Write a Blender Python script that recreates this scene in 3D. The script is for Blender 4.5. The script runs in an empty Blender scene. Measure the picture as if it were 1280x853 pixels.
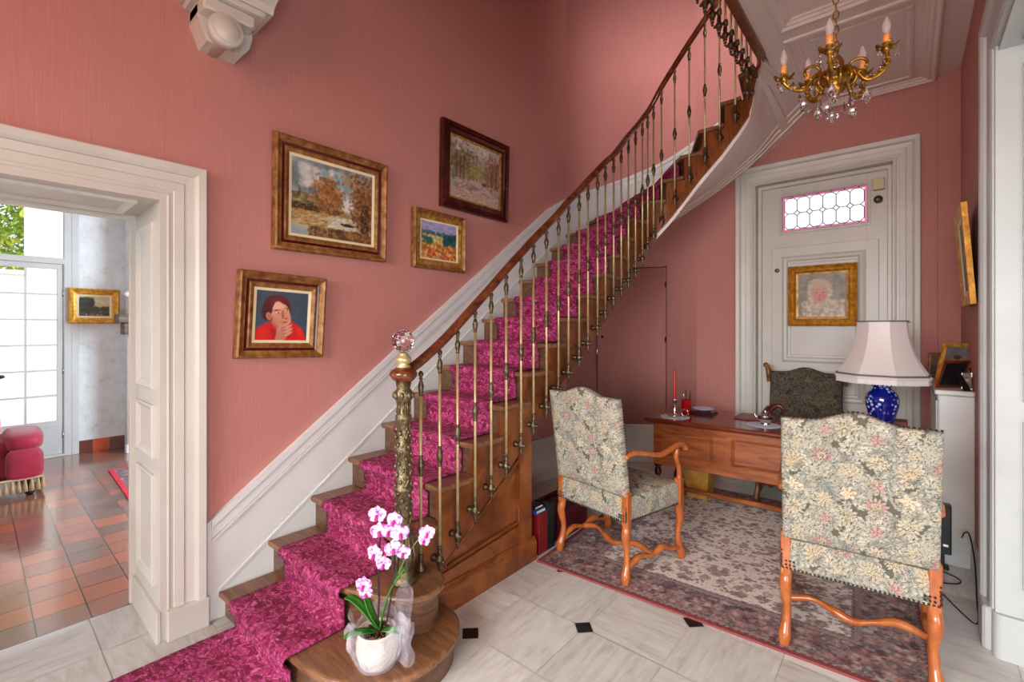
import bpy, math, random
import numpy as np
from mathutils import Vector, Matrix
random.seed(7)
RNG = np.random.RandomState(11)
PI = math.pi
sc = bpy.context.scene
COL = sc.collection

# ------------------------------------------------------------------ colours and materials
def lin(c):
    return tuple(((v/255)/12.92 if v/255 <= .04045 else ((v/255+.055)/1.055)**2.4) for v in c)
def mat(name, rgb=(200,200,200), rough=.6, metal=0., **kw):
    m = bpy.data.materials.new(name); m.use_nodes = True
    b = m.node_tree.nodes['Principled BSDF']
    b.inputs['Base Color'].default_value = (*lin(rgb), 1)
    b.inputs['Roughness'].default_value = rough
    b.inputs['Metallic'].default_value = metal
    for k, v in kw.items():
        b.inputs[k.replace('_', ' ')].default_value = v
    return m
def nd(m, t, **kw):
    n = m.node_tree.nodes.new(t)
    for k, v in kw.items():
        if k in n.inputs: n.inputs[k].default_value = v
        else: setattr(n, k, v)
    return n
def lk(m, a, b): m.node_tree.links.new(a, b)
def bsdf(m): return m.node_tree.nodes['Principled BSDF']
def coords(m, scale=(1,1,1), kind='Object', rot=(0,0,0)):
    tc = nd(m, 'ShaderNodeTexCoord'); mp = nd(m, 'ShaderNodeMapping')
    mp.inputs['Scale'].default_value = scale; mp.inputs['Rotation'].default_value = rot
    lk(m, tc.outputs[kind], mp.inputs['Vector']); return mp.outputs['Vector']
def ramp(m, fac, stops):
    r = nd(m, 'ShaderNodeValToRGB'); e = r.color_ramp.elements
    while len(e) < len(stops): e.new(.5)
    for i, (p, c) in enumerate(stops):
        e[i].position = p; e[i].color = (*lin(c), 1)
    lk(m, fac, r.inputs['Fac']); return r.outputs['Color']
def noise(m, vec, scale, detail=3, rough=.5, dist=0):
    n = nd(m, 'ShaderNodeTexNoise'); n.inputs['Scale'].default_value = scale
    n.inputs['Detail'].default_value = detail; n.inputs['Roughness'].default_value = rough
    n.inputs['Distortion'].default_value = dist
    lk(m, vec, n.inputs['Vector']); return n.outputs['Fac']
def bump(m, h, strength=.2, dist=.01):
    b = nd(m, 'ShaderNodeBump'); b.inputs['Strength'].default_value = strength; b.inputs['Distance'].default_value = dist
    lk(m, h, b.inputs['Height']); lk(m, b.outputs['Normal'], bsdf(m).inputs['Normal'])
def tex_mat(name, stops, scale=(1,1,1), ns=8, detail=4, rough=.5, metal=0, bmp=0, dist=0, nrough=.55, **kw):
    m = mat(name, stops[0][1], rough, metal, **kw)
    v = coords(m, scale); f = noise(m, v, ns, detail, nrough, dist)
    lk(m, ramp(m, f, stops), bsdf(m).inputs['Base Color'])
    if bmp: bump(m, f, bmp)
    return m
def attr_mat(name, rough=.8, bmp=0, bscale=400, **kw):
    m = mat(name, (255,255,255), rough, 0, **kw)
    a = nd(m, 'ShaderNodeAttribute'); a.attribute_name = 'Col'
    lk(m, a.outputs['Color'], bsdf(m).inputs['Base Color'])
    if bmp: bump(m, noise(m, coords(m), bscale, 2), bmp, .002)
    return m

M = {}
# salmon wall fabric with faint upright streaks
def wall_cloth(name, c1, c2, c3):
    m = mat(name, c2, .82)
    v = coords(m, (60, 60, 2.2)); f = noise(m, v, 2.2, 5, .65)
    v2 = coords(m, (1, 1, 1)); g = noise(m, v2, 1.3, 2)
    mx = nd(m, 'ShaderNodeMath', operation='ADD'); mx.use_clamp = True
    ml = nd(m, 'ShaderNodeMath', operation='MULTIPLY_ADD'); ml.inputs[1].default_value = .35; ml.inputs[2].default_value = -.17
    lk(m, g, ml.inputs[0]); lk(m, f, mx.inputs[0]); lk(m, ml.outputs[0], mx.inputs[1])
    lk(m, ramp(m, mx.outputs[0], [(.2, c1), (.5, c2), (.8, c3)]), bsdf(m).inputs['Base Color'])
    bump(m, f, .25, .004)
    return m
M['pink'] = wall_cloth('salmon_wall_cloth', (183,121,112), (189,127,119), (196,135,127))
M['cream'] = tex_mat('cream_paint', [(.3, (198,194,184)), (.7, (208,204,195))], ns=3, rough=.38)
M['ceiling'] = mat('ceiling_paint', (238,222,214), .7)
M['white'] = tex_mat('white_paint', [(.3, (212,216,214)), (.7, (222,226,223))], ns=4, rough=.4)
M['limewash'] = tex_mat('limewashed_plaster', [(.25, (188,188,184)), (.45, (214,218,218)), (.7, (226,230,230))], scale=(1,2,2), ns=5, detail=7, nrough=.7, rough=.8, bmp=.3)
def wood(name, c1, c2, c3, rough=.32, scale=(1,1,1), ns=6, **kw):
    m = mat(name, c2, rough, **kw)
    v = coords(m, scale); f = noise(m, v, ns, 6, .62, 1.2)
    lk(m, ramp(m, f, [(.28, c1), (.5, c2), (.72, c3)]), bsdf(m).inputs['Base Color'])
    bump(m, f, .08, .004); return m
M['oak'] = wood('stair_oak', (70,44,30), (100,68,48), (126,90,66), .3, (3, .6, 6))
M['oak_x'] = wood('stair_oak_tread', (92,60,40), (128,88,60), (154,112,80), .3, (.8, 6, 6))
M['panel_wood'] = wood('stair_panel_wood', (76,36,16), (124,66,30), (152,88,44), .28, (5, 1.2, 1.2), 4)
M['rail_wood'] = wood('handrail_mahogany', (52,20,10), (96,44,22), (134,72,38), .18, (2, 2, 2), 6, Coat_Weight=.4)
M['desk_wood'] = wood('desk_cherry', (110,50,22), (150,80,38), (176,104,54), .3, (1, 5, 6), 4)
M['desk_top'] = wood('desk_top_cherry', (82,30,18), (112,48,28), (134,64,38), .16, (1, 6, 4), 4)
M['dark_wood'] = wood('dark_walnut', (38,16,10), (62,28,18), (90,46,28), .25)
M['chair_wood'] = wood('honey_orange_beech', (140,68,28), (174,94,44), (196,118,66), .25, (2, 2, 1), 4, Coat_Weight=.2)
M['brass'] = tex_mat('aged_brass', [(.3, (186,164,112)), (.7, (216,200,154))], ns=30, rough=.36, metal=.6)
M['bronze'] = tex_mat('dark_bronze', [(.3, (64,54,42)), (.55, (104,90,68)), (.8, (146,130,98))], ns=60, rough=.38, metal=.8, bmp=.3)
M['gold'] = tex_mat('gilt_brass', [(.3, (120,80,22)), (.7, (190,140,56))], ns=40, rough=.28, metal=.85)
M['gilt'] = tex_mat('gilt_wood', [(.25, (104,62,22)), (.5, (176,128,56)), (.75, (214,172,98))], scale=(1,1,1), ns=26, detail=5, rough=.4, metal=.35, bmp=.3)
M['gilt_dark'] = tex_mat('antique_gilt', [(.25, (84,48,20)), (.5, (146,98,48)), (.75, (188,144,88))], ns=22, detail=5, rough=.42, metal=.3, bmp=.3)
M['gilt_bright'] = tex_mat('bright_gilt', [(.25, (150,92,20)), (.5, (206,146,44)), (.75, (236,190,92))], ns=30, detail=5, rough=.38, metal=.4, bmp=.3)
M['oxblood'] = mat('oxblood_lacquer', (84,18,18), .25)
M['slip'] = mat('linen_slip', (232,218,180), .7)
M['mahog_frame'] = wood('dark_mahogany_frame', (34,12,8), (66,22,14), (96,36,22), .22)
M['steel'] = mat('polished_steel', (200,198,192), .2, 1.)
M['silver'] = mat('silver_plate', (214,206,196), .18, 1.)
M['black'] = mat('black_plastic', (22,22,24), .4)
M['studs'] = mat('dark_stud_metal', (62,60,62), .3, .8)
M['red'] = mat('red_wax', (190,24,20), .35)
M['red_pot'] = mat('red_enamel', (170,20,24), .25)
M['glass'] = mat('clear_glass', (255,255,255), .02, 0, Transmission_Weight=1., IOR=1.45)
M['pane'] = mat('window_pane', (255,255,255), .0, 0, Transmission_Weight=1., IOR=1.02)
M['crystal'] = mat('cut_crystal', (250,244,248), .0, 0, Transmission_Weight=1., IOR=1.6)
b_ = bsdf(mat('bulb_glass', (206,186,180), .12)); M['bulb_glass'] = bpy.data.materials['bulb_glass']; b_.inputs['Alpha'].default_value = .42
M['leaf'] = tex_mat('orchid_leaf', [(.3, (30,104,22)), (.7, (76,156,44))], ns=9, rough=.35)
M['stem_green'] = mat('green_stem', (110,130,60), .5)
M['stem_dark'] = mat('dark_stem', (54,32,34), .5)
M['candle_sleeve'] = mat('orange_candle_sleeve', (236,150,84), .5)
M['leather'] = mat('burgundy_leather', (110,28,28), .4)
M['doily'] = mat('pale_blue_lace', (206,214,232), .8)
M['paper'] = mat('paper_pages', (222,216,200), .8)
M['shade'] = mat('lamp_shade_satin', (226,216,212), .42, 0, Sheen_Weight=.5)
M['shade_trim'] = mat('grey_braid', (112,110,124), .7)
M['fringe'] = mat('white_fringe', (226,220,220), .9)
M['velvet'] = tex_mat('crimson_velvet', [(.3, (130,6,34)), (.7, (166,16,54))], ns=6, rough=.65, Sheen_Weight=.3)
M['tassel'] = mat('tan_tassel', (176,148,110), .9)
M['cable'] = mat('black_cable', (24,24,26), .5)
M['mirror'] = mat('dark_mirror', (90,96,100), .12, .9)

# ------------------------------------------------------------------ mesh builder
class MB:
    def __init__(s): s.v = []; s.f = []; s.sm = []; s.mi = []; s.cur = 0; s.nb = 0
    def add(s, vs, fs, smooth=False):
        o = len(s.v); s.v += [tuple(p) for p in vs]
        for f in fs: s.f.append(tuple(i+o for i in f)); s.sm.append(smooth); s.mi.append(s.cur)
        return s
    def box(s, x0, x1, y0, y1, z0, z1, bev=0):
        e = .00023*(s.nb % 7); s.nb += 1
        if min(abs(x1-x0), abs(y1-y0), abs(z1-z0)) > .004: x0 += e; x1 -= e; y0 += e; y1 -= e; z1 -= e; z0 += e if z0 > .01 else 0
        if bev > 0:
            b = min(bev, abs(x1-x0)*.45, abs(y1-y0)*.45, abs(z1-z0)*.45)
            vs = []; ring = []
            def rect(z, i):
                o = len(vs)
                vs.extend([(x0+i, y0+i, z), (x1-i, y0+i, z), (x1-i, y1-i, z), (x0+i, y1-i, z)]); return o
            # bevelled along all horizontal edges and chamfered corners
            def oct_(z, i):
                o = len(vs); a = i; c = i+b
                vs.extend([(x0+c, y0+a, z), (x1-c, y0+a, z), (x1-a, y0+c, z), (x1-a, y1-c, z), (x1-c, y1-a, z), (x0+c, y1-a, z), (x0+a, y1-c, z), (x0+a, y0+c, z)]); return o
            r = [oct_(z0, b*.7), oct_(z0+b*.7, 0), oct_(z1-b*.7, 0), oct_(z1, b*.7)]
            fs = [tuple(reversed(range(r[0], r[0]+8))), tuple(range(r[3], r[3]+8))]
            for k in range(3):
                for j in range(8):
                    fs.append((r[k]+j, r[k]+(j+1) % 8, r[k+1]+(j+1) % 8, r[k+1]+j))
            return s.add(vs, fs)
        vs = [(x0,y0,z0),(x1,y0,z0),(x1,y1,z0),(x0,y1,z0),(x0,y0,z1),(x1,y0,z1),(x1,y1,z1),(x0,y1,z1)]
        return s.add(vs, [(3,2,1,0),(4,5,6,7),(0,1,5,4),(1,2,6,5),(2,3,7,6),(3,0,4,7)])
    def lathe(s, prof, c=(0,0,0), n=16, axis='z', smooth=True, cap=True):
        """prof: [(r, h)...]"""
        vs = []; fs = []
        for r, h in prof:
            for k in range(n):
                a = 2*PI*k/n; x, y = r*math.cos(a), r*math.sin(a)
                p = {'z': (x, y, h), 'x': (h, x, y), 'y': (y, h, x)}[axis]
                vs.append((p[0]+c[0], p[1]+c[1], p[2]+c[2]))
        m = len(prof)
        for i in range(m-1):
            for k in range(n):
                fs.append((i*n+k, i*n+(k+1) % n, (i+1)*n+(k+1) % n, (i+1)*n+k))
        if cap:
            fs.append(tuple(reversed(range(n)))); fs.append(tuple(range((m-1)*n, m*n)))
        return s.add(vs, fs, smooth)
    def tube(s, pts, r, n=8, smooth=True, flat=None, cap=True, up=None):
        """round bar through pts; r a number or list; flat=(a,b) scales of the section"""
        pts = [Vector(p) for p in pts]; m = len(pts)
        rs = r if isinstance(r, (list, tuple)) else [r]*m
        tang = [(pts[min(i+1, m-1)]-pts[max(i-1, 0)]).normalized() for i in range(m)]
        u = Vector(up) if up else Vector((0, 0, 1))
        if abs(tang[0].dot(u)) > .95 and not up: u = Vector((1, 0, 0))
        vs = []; fs = []
        a, b = flat or (1, 1)
        for i in range(m):
            t = tang[i]; x = u.cross(t)
            if x.length < 1e-5: x = Vector((1, 0, 0)).cross(t)
            x.normalize(); y = t.cross(x).normalized()
            if not up: u = y
            for k in range(n):
                an = 2*PI*k/n
                vs.append(pts[i]+x*(rs[i]*a*math.cos(an))+y*(rs[i]*b*math.sin(an)))
        for i in range(m-1):
            for k in range(n): fs.append((i*n+k, i*n+(k+1) % n, (i+1)*n+(k+1) % n, (i+1)*n+k))
        if cap: fs.append(tuple(reversed(range(n)))); fs.append(tuple(range((m-1)*n, m*n)))
        return s.add(vs, fs, smooth)
    def sphere(s, c, r, n=14, m=9, sc_=(1,1,1), smooth=True):
        pr = []
        vs = []; fs = []
        for i in range(m+1):
            t = PI*i/m
            for k in range(n):
                a = 2*PI*k/n
                vs.append((c[0]+r*sc_[0]*math.sin(t)*math.cos(a), c[1]+r*sc_[1]*math.sin(t)*math.sin(a), c[2]-r*sc_[2]*math.cos(t)))
        for i in range(m):
            for k in range(n): fs.append((i*n+k, i*n+(k+1) % n, (i+1)*n+(k+1) % n, (i+1)*n+k))
        return s.add(vs, fs, smooth)
    def prism(s, poly, z0, z1, axis='z', smooth=False):
        """extrude a 2D polygon; axis z: (x,y), axis x: poly (y,z) extruded along x, axis y: poly (x,z)"""
        n = len(poly)
        def P(p, h): return {'z': (p[0], p[1], h), 'x': (h, p[0], p[1]), 'y': (p[0], h, p[1])}[axis]
        vs = [P(p, z0) for p in poly]+[P(p, z1) for p in poly]
        fs = [tuple(reversed(range(n))), tuple(range(n, 2*n))]
        for i in range(n): fs.append((i, (i+1) % n, n+(i+1) % n, n+i))
        return s.add(vs, fs, smooth)
    def grid(s, P, nu, nv, smooth=True, closed=False):
        """P(i,j) -> point"""
        vs = [P(i, j) for j in range(nv+1) for i in range(nu+1)]
        fs = [(j*(nu+1)+i, j*(nu+1)+i+1, (j+1)*(nu+1)+i+1, (j+1)*(nu+1)+i) for j in range(nv) for i in range(nu)]
        return s.add(vs, fs, smooth)
    def sweep(s, path, prof, closed=False, smooth=False, frame=None):
        """sweep profile [(a,b)] along path; frame(i) -> (A,B) vectors for a and b"""
        n = len(prof); m = len(path); vs = []; fs = []
        for i in range(m):
            A, B = frame(i); p = Vector(path[i])
            for a, b in prof: vs.append(p+A*a+B*b)
        rng = m if closed else m-1
        for i in range(rng):
            j = (i+1) % m
            for k in range(n): fs.append((i*n+k, i*n+(k+1) % n, j*n+(k+1) % n, j*n+k))
        if not closed: fs.append(tuple(reversed(range(n)))); fs.append(tuple(range((m-1)*n, m*n)))
        return s.add(vs, fs, smooth)
    def xf(s, mtx, start=0):
        for i in range(start, len(s.v)): s.v[i] = tuple(mtx @ Vector(s.v[i]))
        return s
    def build(s, name, m, parent=None, local=False, **props):
        vs = s.v
        if parent is not None and not local:
            inv = wm(parent).inverted(); vs = [tuple(inv @ Vector(p)) for p in vs]
        me = bpy.data.meshes.new(name); me.from_pydata([tuple(p) for p in vs], [], s.f); 
        ms = m if isinstance(m, (list, tuple)) else [m]
        for q in ms: me.materials.append(M[q] if isinstance(q, str) else q)
        me.polygons.foreach_set('use_smooth', s.sm); me.polygons.foreach_set('material_index', s.mi)
        me.update(); me.validate()
        import bmesh
        bm = bmesh.new(); bm.from_mesh(me); bmesh.ops.recalc_face_normals(bm, faces=bm.faces); bm.to_mesh(me); bm.free()
        o = bpy.data.objects.new(name, me); COL.objects.link(o)
        if parent is not None: o.parent = parent
        for k, v in props.items(): o[k] = v
        return o
def wm(o):
    m = o.matrix_basis.copy()
    return wm(o.parent) @ m if o.parent else m
def thing(name, label, cat, loc=(0,0,0), rz=0, group=None):
    o = bpy.data.objects.new(name, None); COL.objects.link(o); o.empty_display_size = .05
    o.location = loc; o.rotation_euler = (0, 0, rz); o['label'] = label; o['category'] = cat
    if group: o['group'] = group
    return o
def tag(o, label, cat, group=None, kind=None):
    o['label'] = label; o['category'] = cat
    if group: o['group'] = group
    if kind: o['kind'] = kind
    return o
def struct(mb, name, m, parent=None, **kw):
    o = mb.build(name, m, parent, **kw)
    if parent is None: o['kind'] = 'structure'
    return o
def rebase(o, loc):
    """moves a single-mesh thing's origin to its base"""
    l = Vector(loc); o.data.transform(Matrix.Translation(-l)); o.location = l; return o
def copy_tree(o, parent=None):
    c = o.copy(); COL.objects.link(c); c.parent = parent
    for ch in list(o.children): copy_tree(ch, c)
    return c
def arc(cx, cy, r, a0, a1, n):
    return [(cx+r*math.cos(math.radians(a0+(a1-a0)*i/n)), cy+r*math.sin(math.radians(a0+(a1-a0)*i/n))) for i in range(n+1)]
def smooth_pts(pts, n=8):
    """Catmull-Rom through points"""
    pts = [Vector(p) for p in pts]; out = []
    for i in range(len(pts)-1):
        p0 = pts[max(i-1, 0)]; p1 = pts[i]; p2 = pts[i+1]; p3 = pts[min(i+2, len(pts)-1)]
        for k in range(n):
            t = k/n
            out.append(.5*((2*p1)+(p2-p0)*t+(2*p0-5*p1+4*p2-p3)*t*t+(3*p1-p0-3*p2+p3)*t**3))
    out.append(pts[-1]); return out
def set_cols(o, cols):
    me = o.data; a = me.color_attributes.new('Col', 'FLOAT_COLOR', 'POINT')
    c = np.ones((len(me.vertices), 4), 'f'); c[:, :3] = cols; a.data.foreach_set('color', c.ravel())
def L3(c): return np.array(lin(c))

# ------------------------------------------------------------------ painted patterns (numpy pictures looked up per vertex)
class Pic:
    def __init__(s, w, h, base): s.w = w; s.h = h; s.a = np.tile(np.array(base, float), (h, w, 1)); s.Y, s.X = np.mgrid[0:h, 0:w].astype(float)
    def put(s, mask, col, al=1.):
        m = np.clip(mask, 0, 1)*al
        s.a = s.a*(1-m[..., None])+np.array(col, float)*m[..., None]
    def ell(s, cx, cy, rx, ry, col, ang=0, soft=.15, al=1.):
        c, d = math.cos(ang), math.sin(ang); x = (s.X-cx*s.w); y = (s.Y-cy*s.h)
        u = (x*c+y*d)/(rx*s.w); v = (-x*d+y*c)/(ry*s.w)
        r = np.sqrt(u*u+v*v); s.put((1+soft/2-r)/soft, col, al)
    def poly(s, pts, col, al=1.):
        m = np.zeros((s.h, s.w), bool); px = [p[0]*s.w for p in pts]; py = [p[1]*s.h for p in pts]; n = len(pts)
        for i in range(n):
            x0, y0, x1, y1 = px[i], py[i], px[(i+1) % n], py[(i+1) % n]
            if y0 == y1: continue
            cnd = ((y0 > s.Y) != (y1 > s.Y)) & (s.X < (x1-x0)*(s.Y-y0)/(y1-y0)+x0); m ^= cnd
        s.put(m.astype(float), col, al)
    def dabs(s, n, x0, x1, y0, y1, cols, r=(.01, .03), al=.6, rng=None, squash=1.):
        R = rng or random
        for _ in range(n):
            rr = R.uniform(*r)
            cx, cy = R.uniform(x0, x1), R.uniform(y0, y1); 
            X0 = int(max(0, (cx-rr*1.3)*s.w)); X1 = int(min(s.w, (cx+rr*1.3)*s.w+1)); q = rr*s.w/s.h*1.3
            Y0 = int(max(0, (cy-q)*s.h)); Y1 = int(min(s.h, (cy+q)*s.h+1))
            if X1 <= X0 or Y1 <= Y0: continue
            x = (s.X[Y0:Y1, X0:X1]-cx*s.w)/(rr*s.w); y = (s.Y[Y0:Y1, X0:X1]-cy*s.h)/(rr*s.w*squash)
            m = np.clip((1.1-np.sqrt(x*x+y*y))/.4, 0, 1)[..., None]*al
            s.a[Y0:Y1, X0:X1] = s.a[Y0:Y1, X0:X1]*(1-m)+np.array(R.choice(cols), float)*m
    def cloud(s, n, cx, cy, rx, ry, cols, r=(.01, .03), al=.6, rng=None, squash=1.):
        R = rng or random
        for _ in range(n):
            x, y = R.gauss(cx, rx*.5), R.gauss(cy, ry*.5)
            if abs(x-cx) > rx*1.3 or abs(y-cy) > ry*1.3: continue
            s.dabs(1, x, x+.0001, y, y+.0001, cols, r, al, R, squash)
    def rand(s, amp):
        s.a = s.a+RNG.normal(0, amp, (s.h, s.w, 1))
    def lin(s):
        a = np.clip(s.a/255., 0, 1); return np.where(a <= .04045, a/12.92, ((a+.055)/1.055)**2.4)
# ------------------------------------------------------------------ setting out (metres; camera stands at x=0,y=0)
WX = -2.72; RX = .315; BY = 5.05; CEIL = 3.52; UP = 3.727; CR = 1.0
CX, CY = WX+CR, BY-CR
def outer(s, off=0.):
    """stairwell wall line by arc length: up the left wall, round the corner, along the back; off moves into the room"""
    L = CR*PI/2
    if s < CY: return Vector((WX+off, s))
    if s < CY+L:
        a = (s-CY)/CR; return Vector((CX-(CR-off)*math.cos(a), CY+(CR-off)*math.sin(a)))
    return Vector((CX+s-CY-L, BY-off))

# ---- stone floor: 40 cm travertine squares, small black cabochons at every other corner
def stone_floor():
    g = .4; x00, y00 = -1.229, 1.987; c = .055; gap = .0012
    mb = MB(); uv = []; cabs = MB()
    mb.box(-3.2, 3.2, -3.2, 5.2, -.12, -.004); nb = len(mb.f)
    def poly(pts, seed):
        R = random.Random(seed); o = len(mb.v)
        mb.add([(p[0], p[1], 0) for p in pts], [tuple(range(len(pts)))])
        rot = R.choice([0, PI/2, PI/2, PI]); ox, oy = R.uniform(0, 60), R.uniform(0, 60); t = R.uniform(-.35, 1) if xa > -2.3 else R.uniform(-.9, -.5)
        uv.append([(p[0]*math.cos(rot)-p[1]*math.sin(rot)+ox, p[0]*math.sin(rot)+p[1]*math.cos(rot)+oy, t) for p in pts])
    for i in range(-5, 12):
        for j in range(-14, 9):
            xa, xb = x00+g*i+gap, x00+g*(i+1)-gap; ya, yb = y00+g*j+gap, y00+g*(j+1)-gap
            ev = (i+j) % 2 == 0
            if xa < -3.25 or xb > 3.2 or yb > 5.45: continue
            cab = i >= -1
            if i < -2: ev = None
            xa = max(xa, -3.2)
            pts = []
            k = c
            def cor(x, y, sx, sy, cut):
                return [(x+sx*k, y), (x, y+sy*k)] if cut else [(x, y)]
            c00 = ev is not None and ev and i >= -1; c11 = ev is not None and ev
            c10 = ev is not None and not ev; c01 = ev is not None and not ev and i >= -1
            if i < -2: c11 = c10 = False
            if i == -2: c00 = c01 = False
            a = cor(xa, ya, 1, 1, c00); pts += list(reversed(a)) if c00 else a
            a = cor(xb, ya, -1, 1, c10); pts += a
            a = cor(xb, yb, -1, -1, c11); pts += list(reversed(a)) if c11 else a
            a = cor(xa, yb, 1, -1, c01); pts += a
            poly(pts, i*100+j)
            if i >= -1 and ev:
                X, Y = x00+g*i, y00+g*j; q = c-.002
                # square cabochon turned 45 degrees, built as the diamond left by the cut corners
                cabs.add([(X-q, Y, .0006), (X, Y-q, .0006), (X+q, Y, .0006), (X, Y+q, .0006)], [(0, 1, 2, 3)])
    cur = len(mb.f); mb.cur = 1
    mb.add(cabs.v, cabs.f); 
    o = struct(mb, 'floor', ['travertine', 'cabochon'])
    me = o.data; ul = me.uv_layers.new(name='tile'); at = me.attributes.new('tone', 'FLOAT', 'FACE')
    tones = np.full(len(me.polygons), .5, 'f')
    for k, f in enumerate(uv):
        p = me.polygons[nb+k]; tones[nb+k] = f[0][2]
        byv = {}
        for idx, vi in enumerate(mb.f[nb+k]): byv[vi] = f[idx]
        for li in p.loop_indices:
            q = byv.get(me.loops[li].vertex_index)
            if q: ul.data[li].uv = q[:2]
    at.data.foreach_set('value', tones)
    return o
m = mat('travertine', (214,204,186), .33); M['travertine'] = m
uvn = nd(m, 'ShaderNodeUVMap'); uvn.uv_map = 'tile'
mp = nd(m, 'ShaderNodeMapping'); mp.inputs['Scale'].default_value = (1.6, 9, 1); lk(m, uvn.outputs[0], mp.inputs[0])
f1 = noise(m, mp.outputs[0], 3.2, 7, .62, .6)
mp2 = nd(m, 'ShaderNodeMapping'); mp2.inputs['Scale'].default_value = (1, 1, 1); lk(m, uvn.outputs[0], mp2.inputs[0])
f2 = noise(m, mp2.outputs[0], 5, 4)
ta = nd(m, 'ShaderNodeAttribute'); ta.attribute_name = 'tone'
c1 = ramp(m, f1, [(.28, (158,150,134)), (.44, (208,205,196)), (.6, (230,230,226)), (.8, (242,243,240))])
c2 = ramp(m, f2, [(.3, (222,220,214)), (.7, (240,240,238))])
mx = nd(m, 'ShaderNodeMix'); mx.data_type = 'RGBA'; mx.inputs[0].default_value = .45
lk(m, c1, mx.inputs[6]); lk(m, c2, mx.inputs[7])
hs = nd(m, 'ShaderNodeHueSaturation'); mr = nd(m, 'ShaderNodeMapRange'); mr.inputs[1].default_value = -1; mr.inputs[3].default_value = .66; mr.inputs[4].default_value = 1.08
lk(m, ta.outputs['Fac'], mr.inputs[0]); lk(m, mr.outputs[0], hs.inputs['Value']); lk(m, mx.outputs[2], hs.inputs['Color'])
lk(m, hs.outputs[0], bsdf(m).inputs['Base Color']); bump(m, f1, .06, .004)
M['cabochon'] = mat('black_stone', (20,18,20), .3)
stone_floor()

# ---- walls of the hall
DO0, DO1, DOH = -.6, .6, 2.13          # opening to the dining room (y range, height)
TOP = 6.4
mb = MB()
mb.box(-3.2, WX, -3.2, DO0, 0, TOP); mb.box(-3.2, WX, DO0, DO1, DOH, TOP); mb.box(-3.2, WX, DO1, CY, 0, TOP)
struct(mb, 'wall_left', 'pink')
# back wall: quarter round corner then straight, with the front door opening
FX0, FX1, FH = -1.156, -.085, 2.92
mb = MB(); n = 24
for i in range(n):
    a0, a1 = PI-PI/2*i/n, PI-PI/2*(i+1)/n
    q = [(CX+r*math.cos(a), CY+r*math.sin(a)) for a, r in ((a0, CR), (a1, CR), (a1, CR+.3), (a0, CR+.3))]
    mb.add([(x, y, z) for z in (0, TOP) for x, y in q], [(0,1,5,4), (2,3,7,6), (4,5,6,7), (3,2,1,0)], True)
mb.box(CX, FX0, BY, BY+.3, 0, TOP); mb.box(FX0, FX1, BY, BY+.3, FH, TOP); mb.box(FX1, .8, BY, BY+.3, 0, TOP)
mb.box(.183, .32, BY-.05, BY, 0, CEIL)
struct(mb, 'wall_back', 'pink')
mb = MB(); mb.box(RX, .8, 3.07, BY, 0, CEIL); mb.box(RX, .8, -3.2, 3.07, 2.79, CEIL)
struct(mb, 'wall_right', 'pink')
# ceiling of the hall = underside of the landing
mb = MB(); mb.box(-.80, 4.2, -3.2, BY+.3, CEIL, UP-.03)
struct(mb, 'ceiling', 'ceiling')
mb = MB(); mb.box(-.80, 4.2, -3.2, BY, UP-.03, UP)
struct(mb, 'floor_upper', 'oak_x')
mb = MB(); mb.box(-3.2, 4.2, -3.2, BY+.3, TOP, TOP+.15)
struct(mb, 'ceiling_upper', 'ceiling')
mb = MB(); mb.box(-3.2, 4.2, -3.4, -3.2, 0, TOP); struct(mb, 'wall_front', 'cream')
mb = MB(); mb.box(4.2, 4.4, -3.4, BY+.3, 0, TOP); mb.box(.8, 4.2, 3.2, 3.4, 0, CEIL); struct(mb, 'wall_side_hall', 'cream')
mb = MB(); mb.box(-.80, 4.2, BY, BY+.3, CEIL, TOP); struct(mb, 'wall_landing', 'pink')

# ---- mouldings
def frame_loop(mb, rect, prof, plane):
    """mitred moulding round a rectangle; rect (a0,a1,b0,b1); prof [(inset, height)] closed; plane maps (a,b,h)->xyz"""
    a0, a1, b0, b1 = rect; n = len(prof); vs = []; fs = []
    for sa, sb in ((0, 0), (1, 0), (1, 1), (0, 1)):
        for ins, h in prof:
            a = a0+ins if sa == 0 else a1-ins; b = b0+ins if sb == 0 else b1-ins
            vs.append(plane(a, b, h))
    for i in range(4):
        j = (i+1) % 4
        for k in range(n): fs.append((i*n+k, i*n+(k+1) % n, j*n+(k+1) % n, j*n+k))
    mb.add(vs, fs)
def u_casing(mb, a0, a1, btop, prof, plane, b0=0.):
    """door casing: up, across, down; prof [(distance outwards from the opening, height)]"""
    n = len(prof); vs = []; fs = []
    for ca, sa, cb in ((a0, -1, b0), (a0, -1, btop), (a1, 1, btop), (a1, 1, b0)):
        for w, h in prof: vs.append(plane(ca+sa*w, cb+(w if cb == btop else 0), h))
    for i in range(3):
        for k in range(n): fs.append((i*n+k, i*n+(k+1) % n, (i+1)*n+(k+1) % n, (i+1)*n+k))
    fs.append(tuple(range(n))); fs.append(tuple(range(3*n, 4*n)))
    mb.add(vs, fs)
CAS = [(0, 0), (0, .018), (.012, .024), (.016, .018), (.03, .018), (.034, .022), (.072, .026), (.078, .02), (.115, .026), (.118, .036), (.13, .046), (.16, .05), (.165, .046), (.165, 0)]
PAN = [(0, 0), (0, .012), (.006, .016), (.014, .013), (.022, .006), (.03, .004), (.034, 0)]
# casing of the dining room doorway
pl = lambda a, b, h: (WX+h, a, b)
mb = MB(); u_casing(mb, DO0, DO1, DOH, CAS, pl, .14)
for ya, yb in ((DO1, DO1+.17), (DO0-.17, DO0)): mb.box(WX, WX+.054, ya-.0, yb+.004, 0, .145, .004)
struct(mb, 'trim_1', 'cream')
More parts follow.
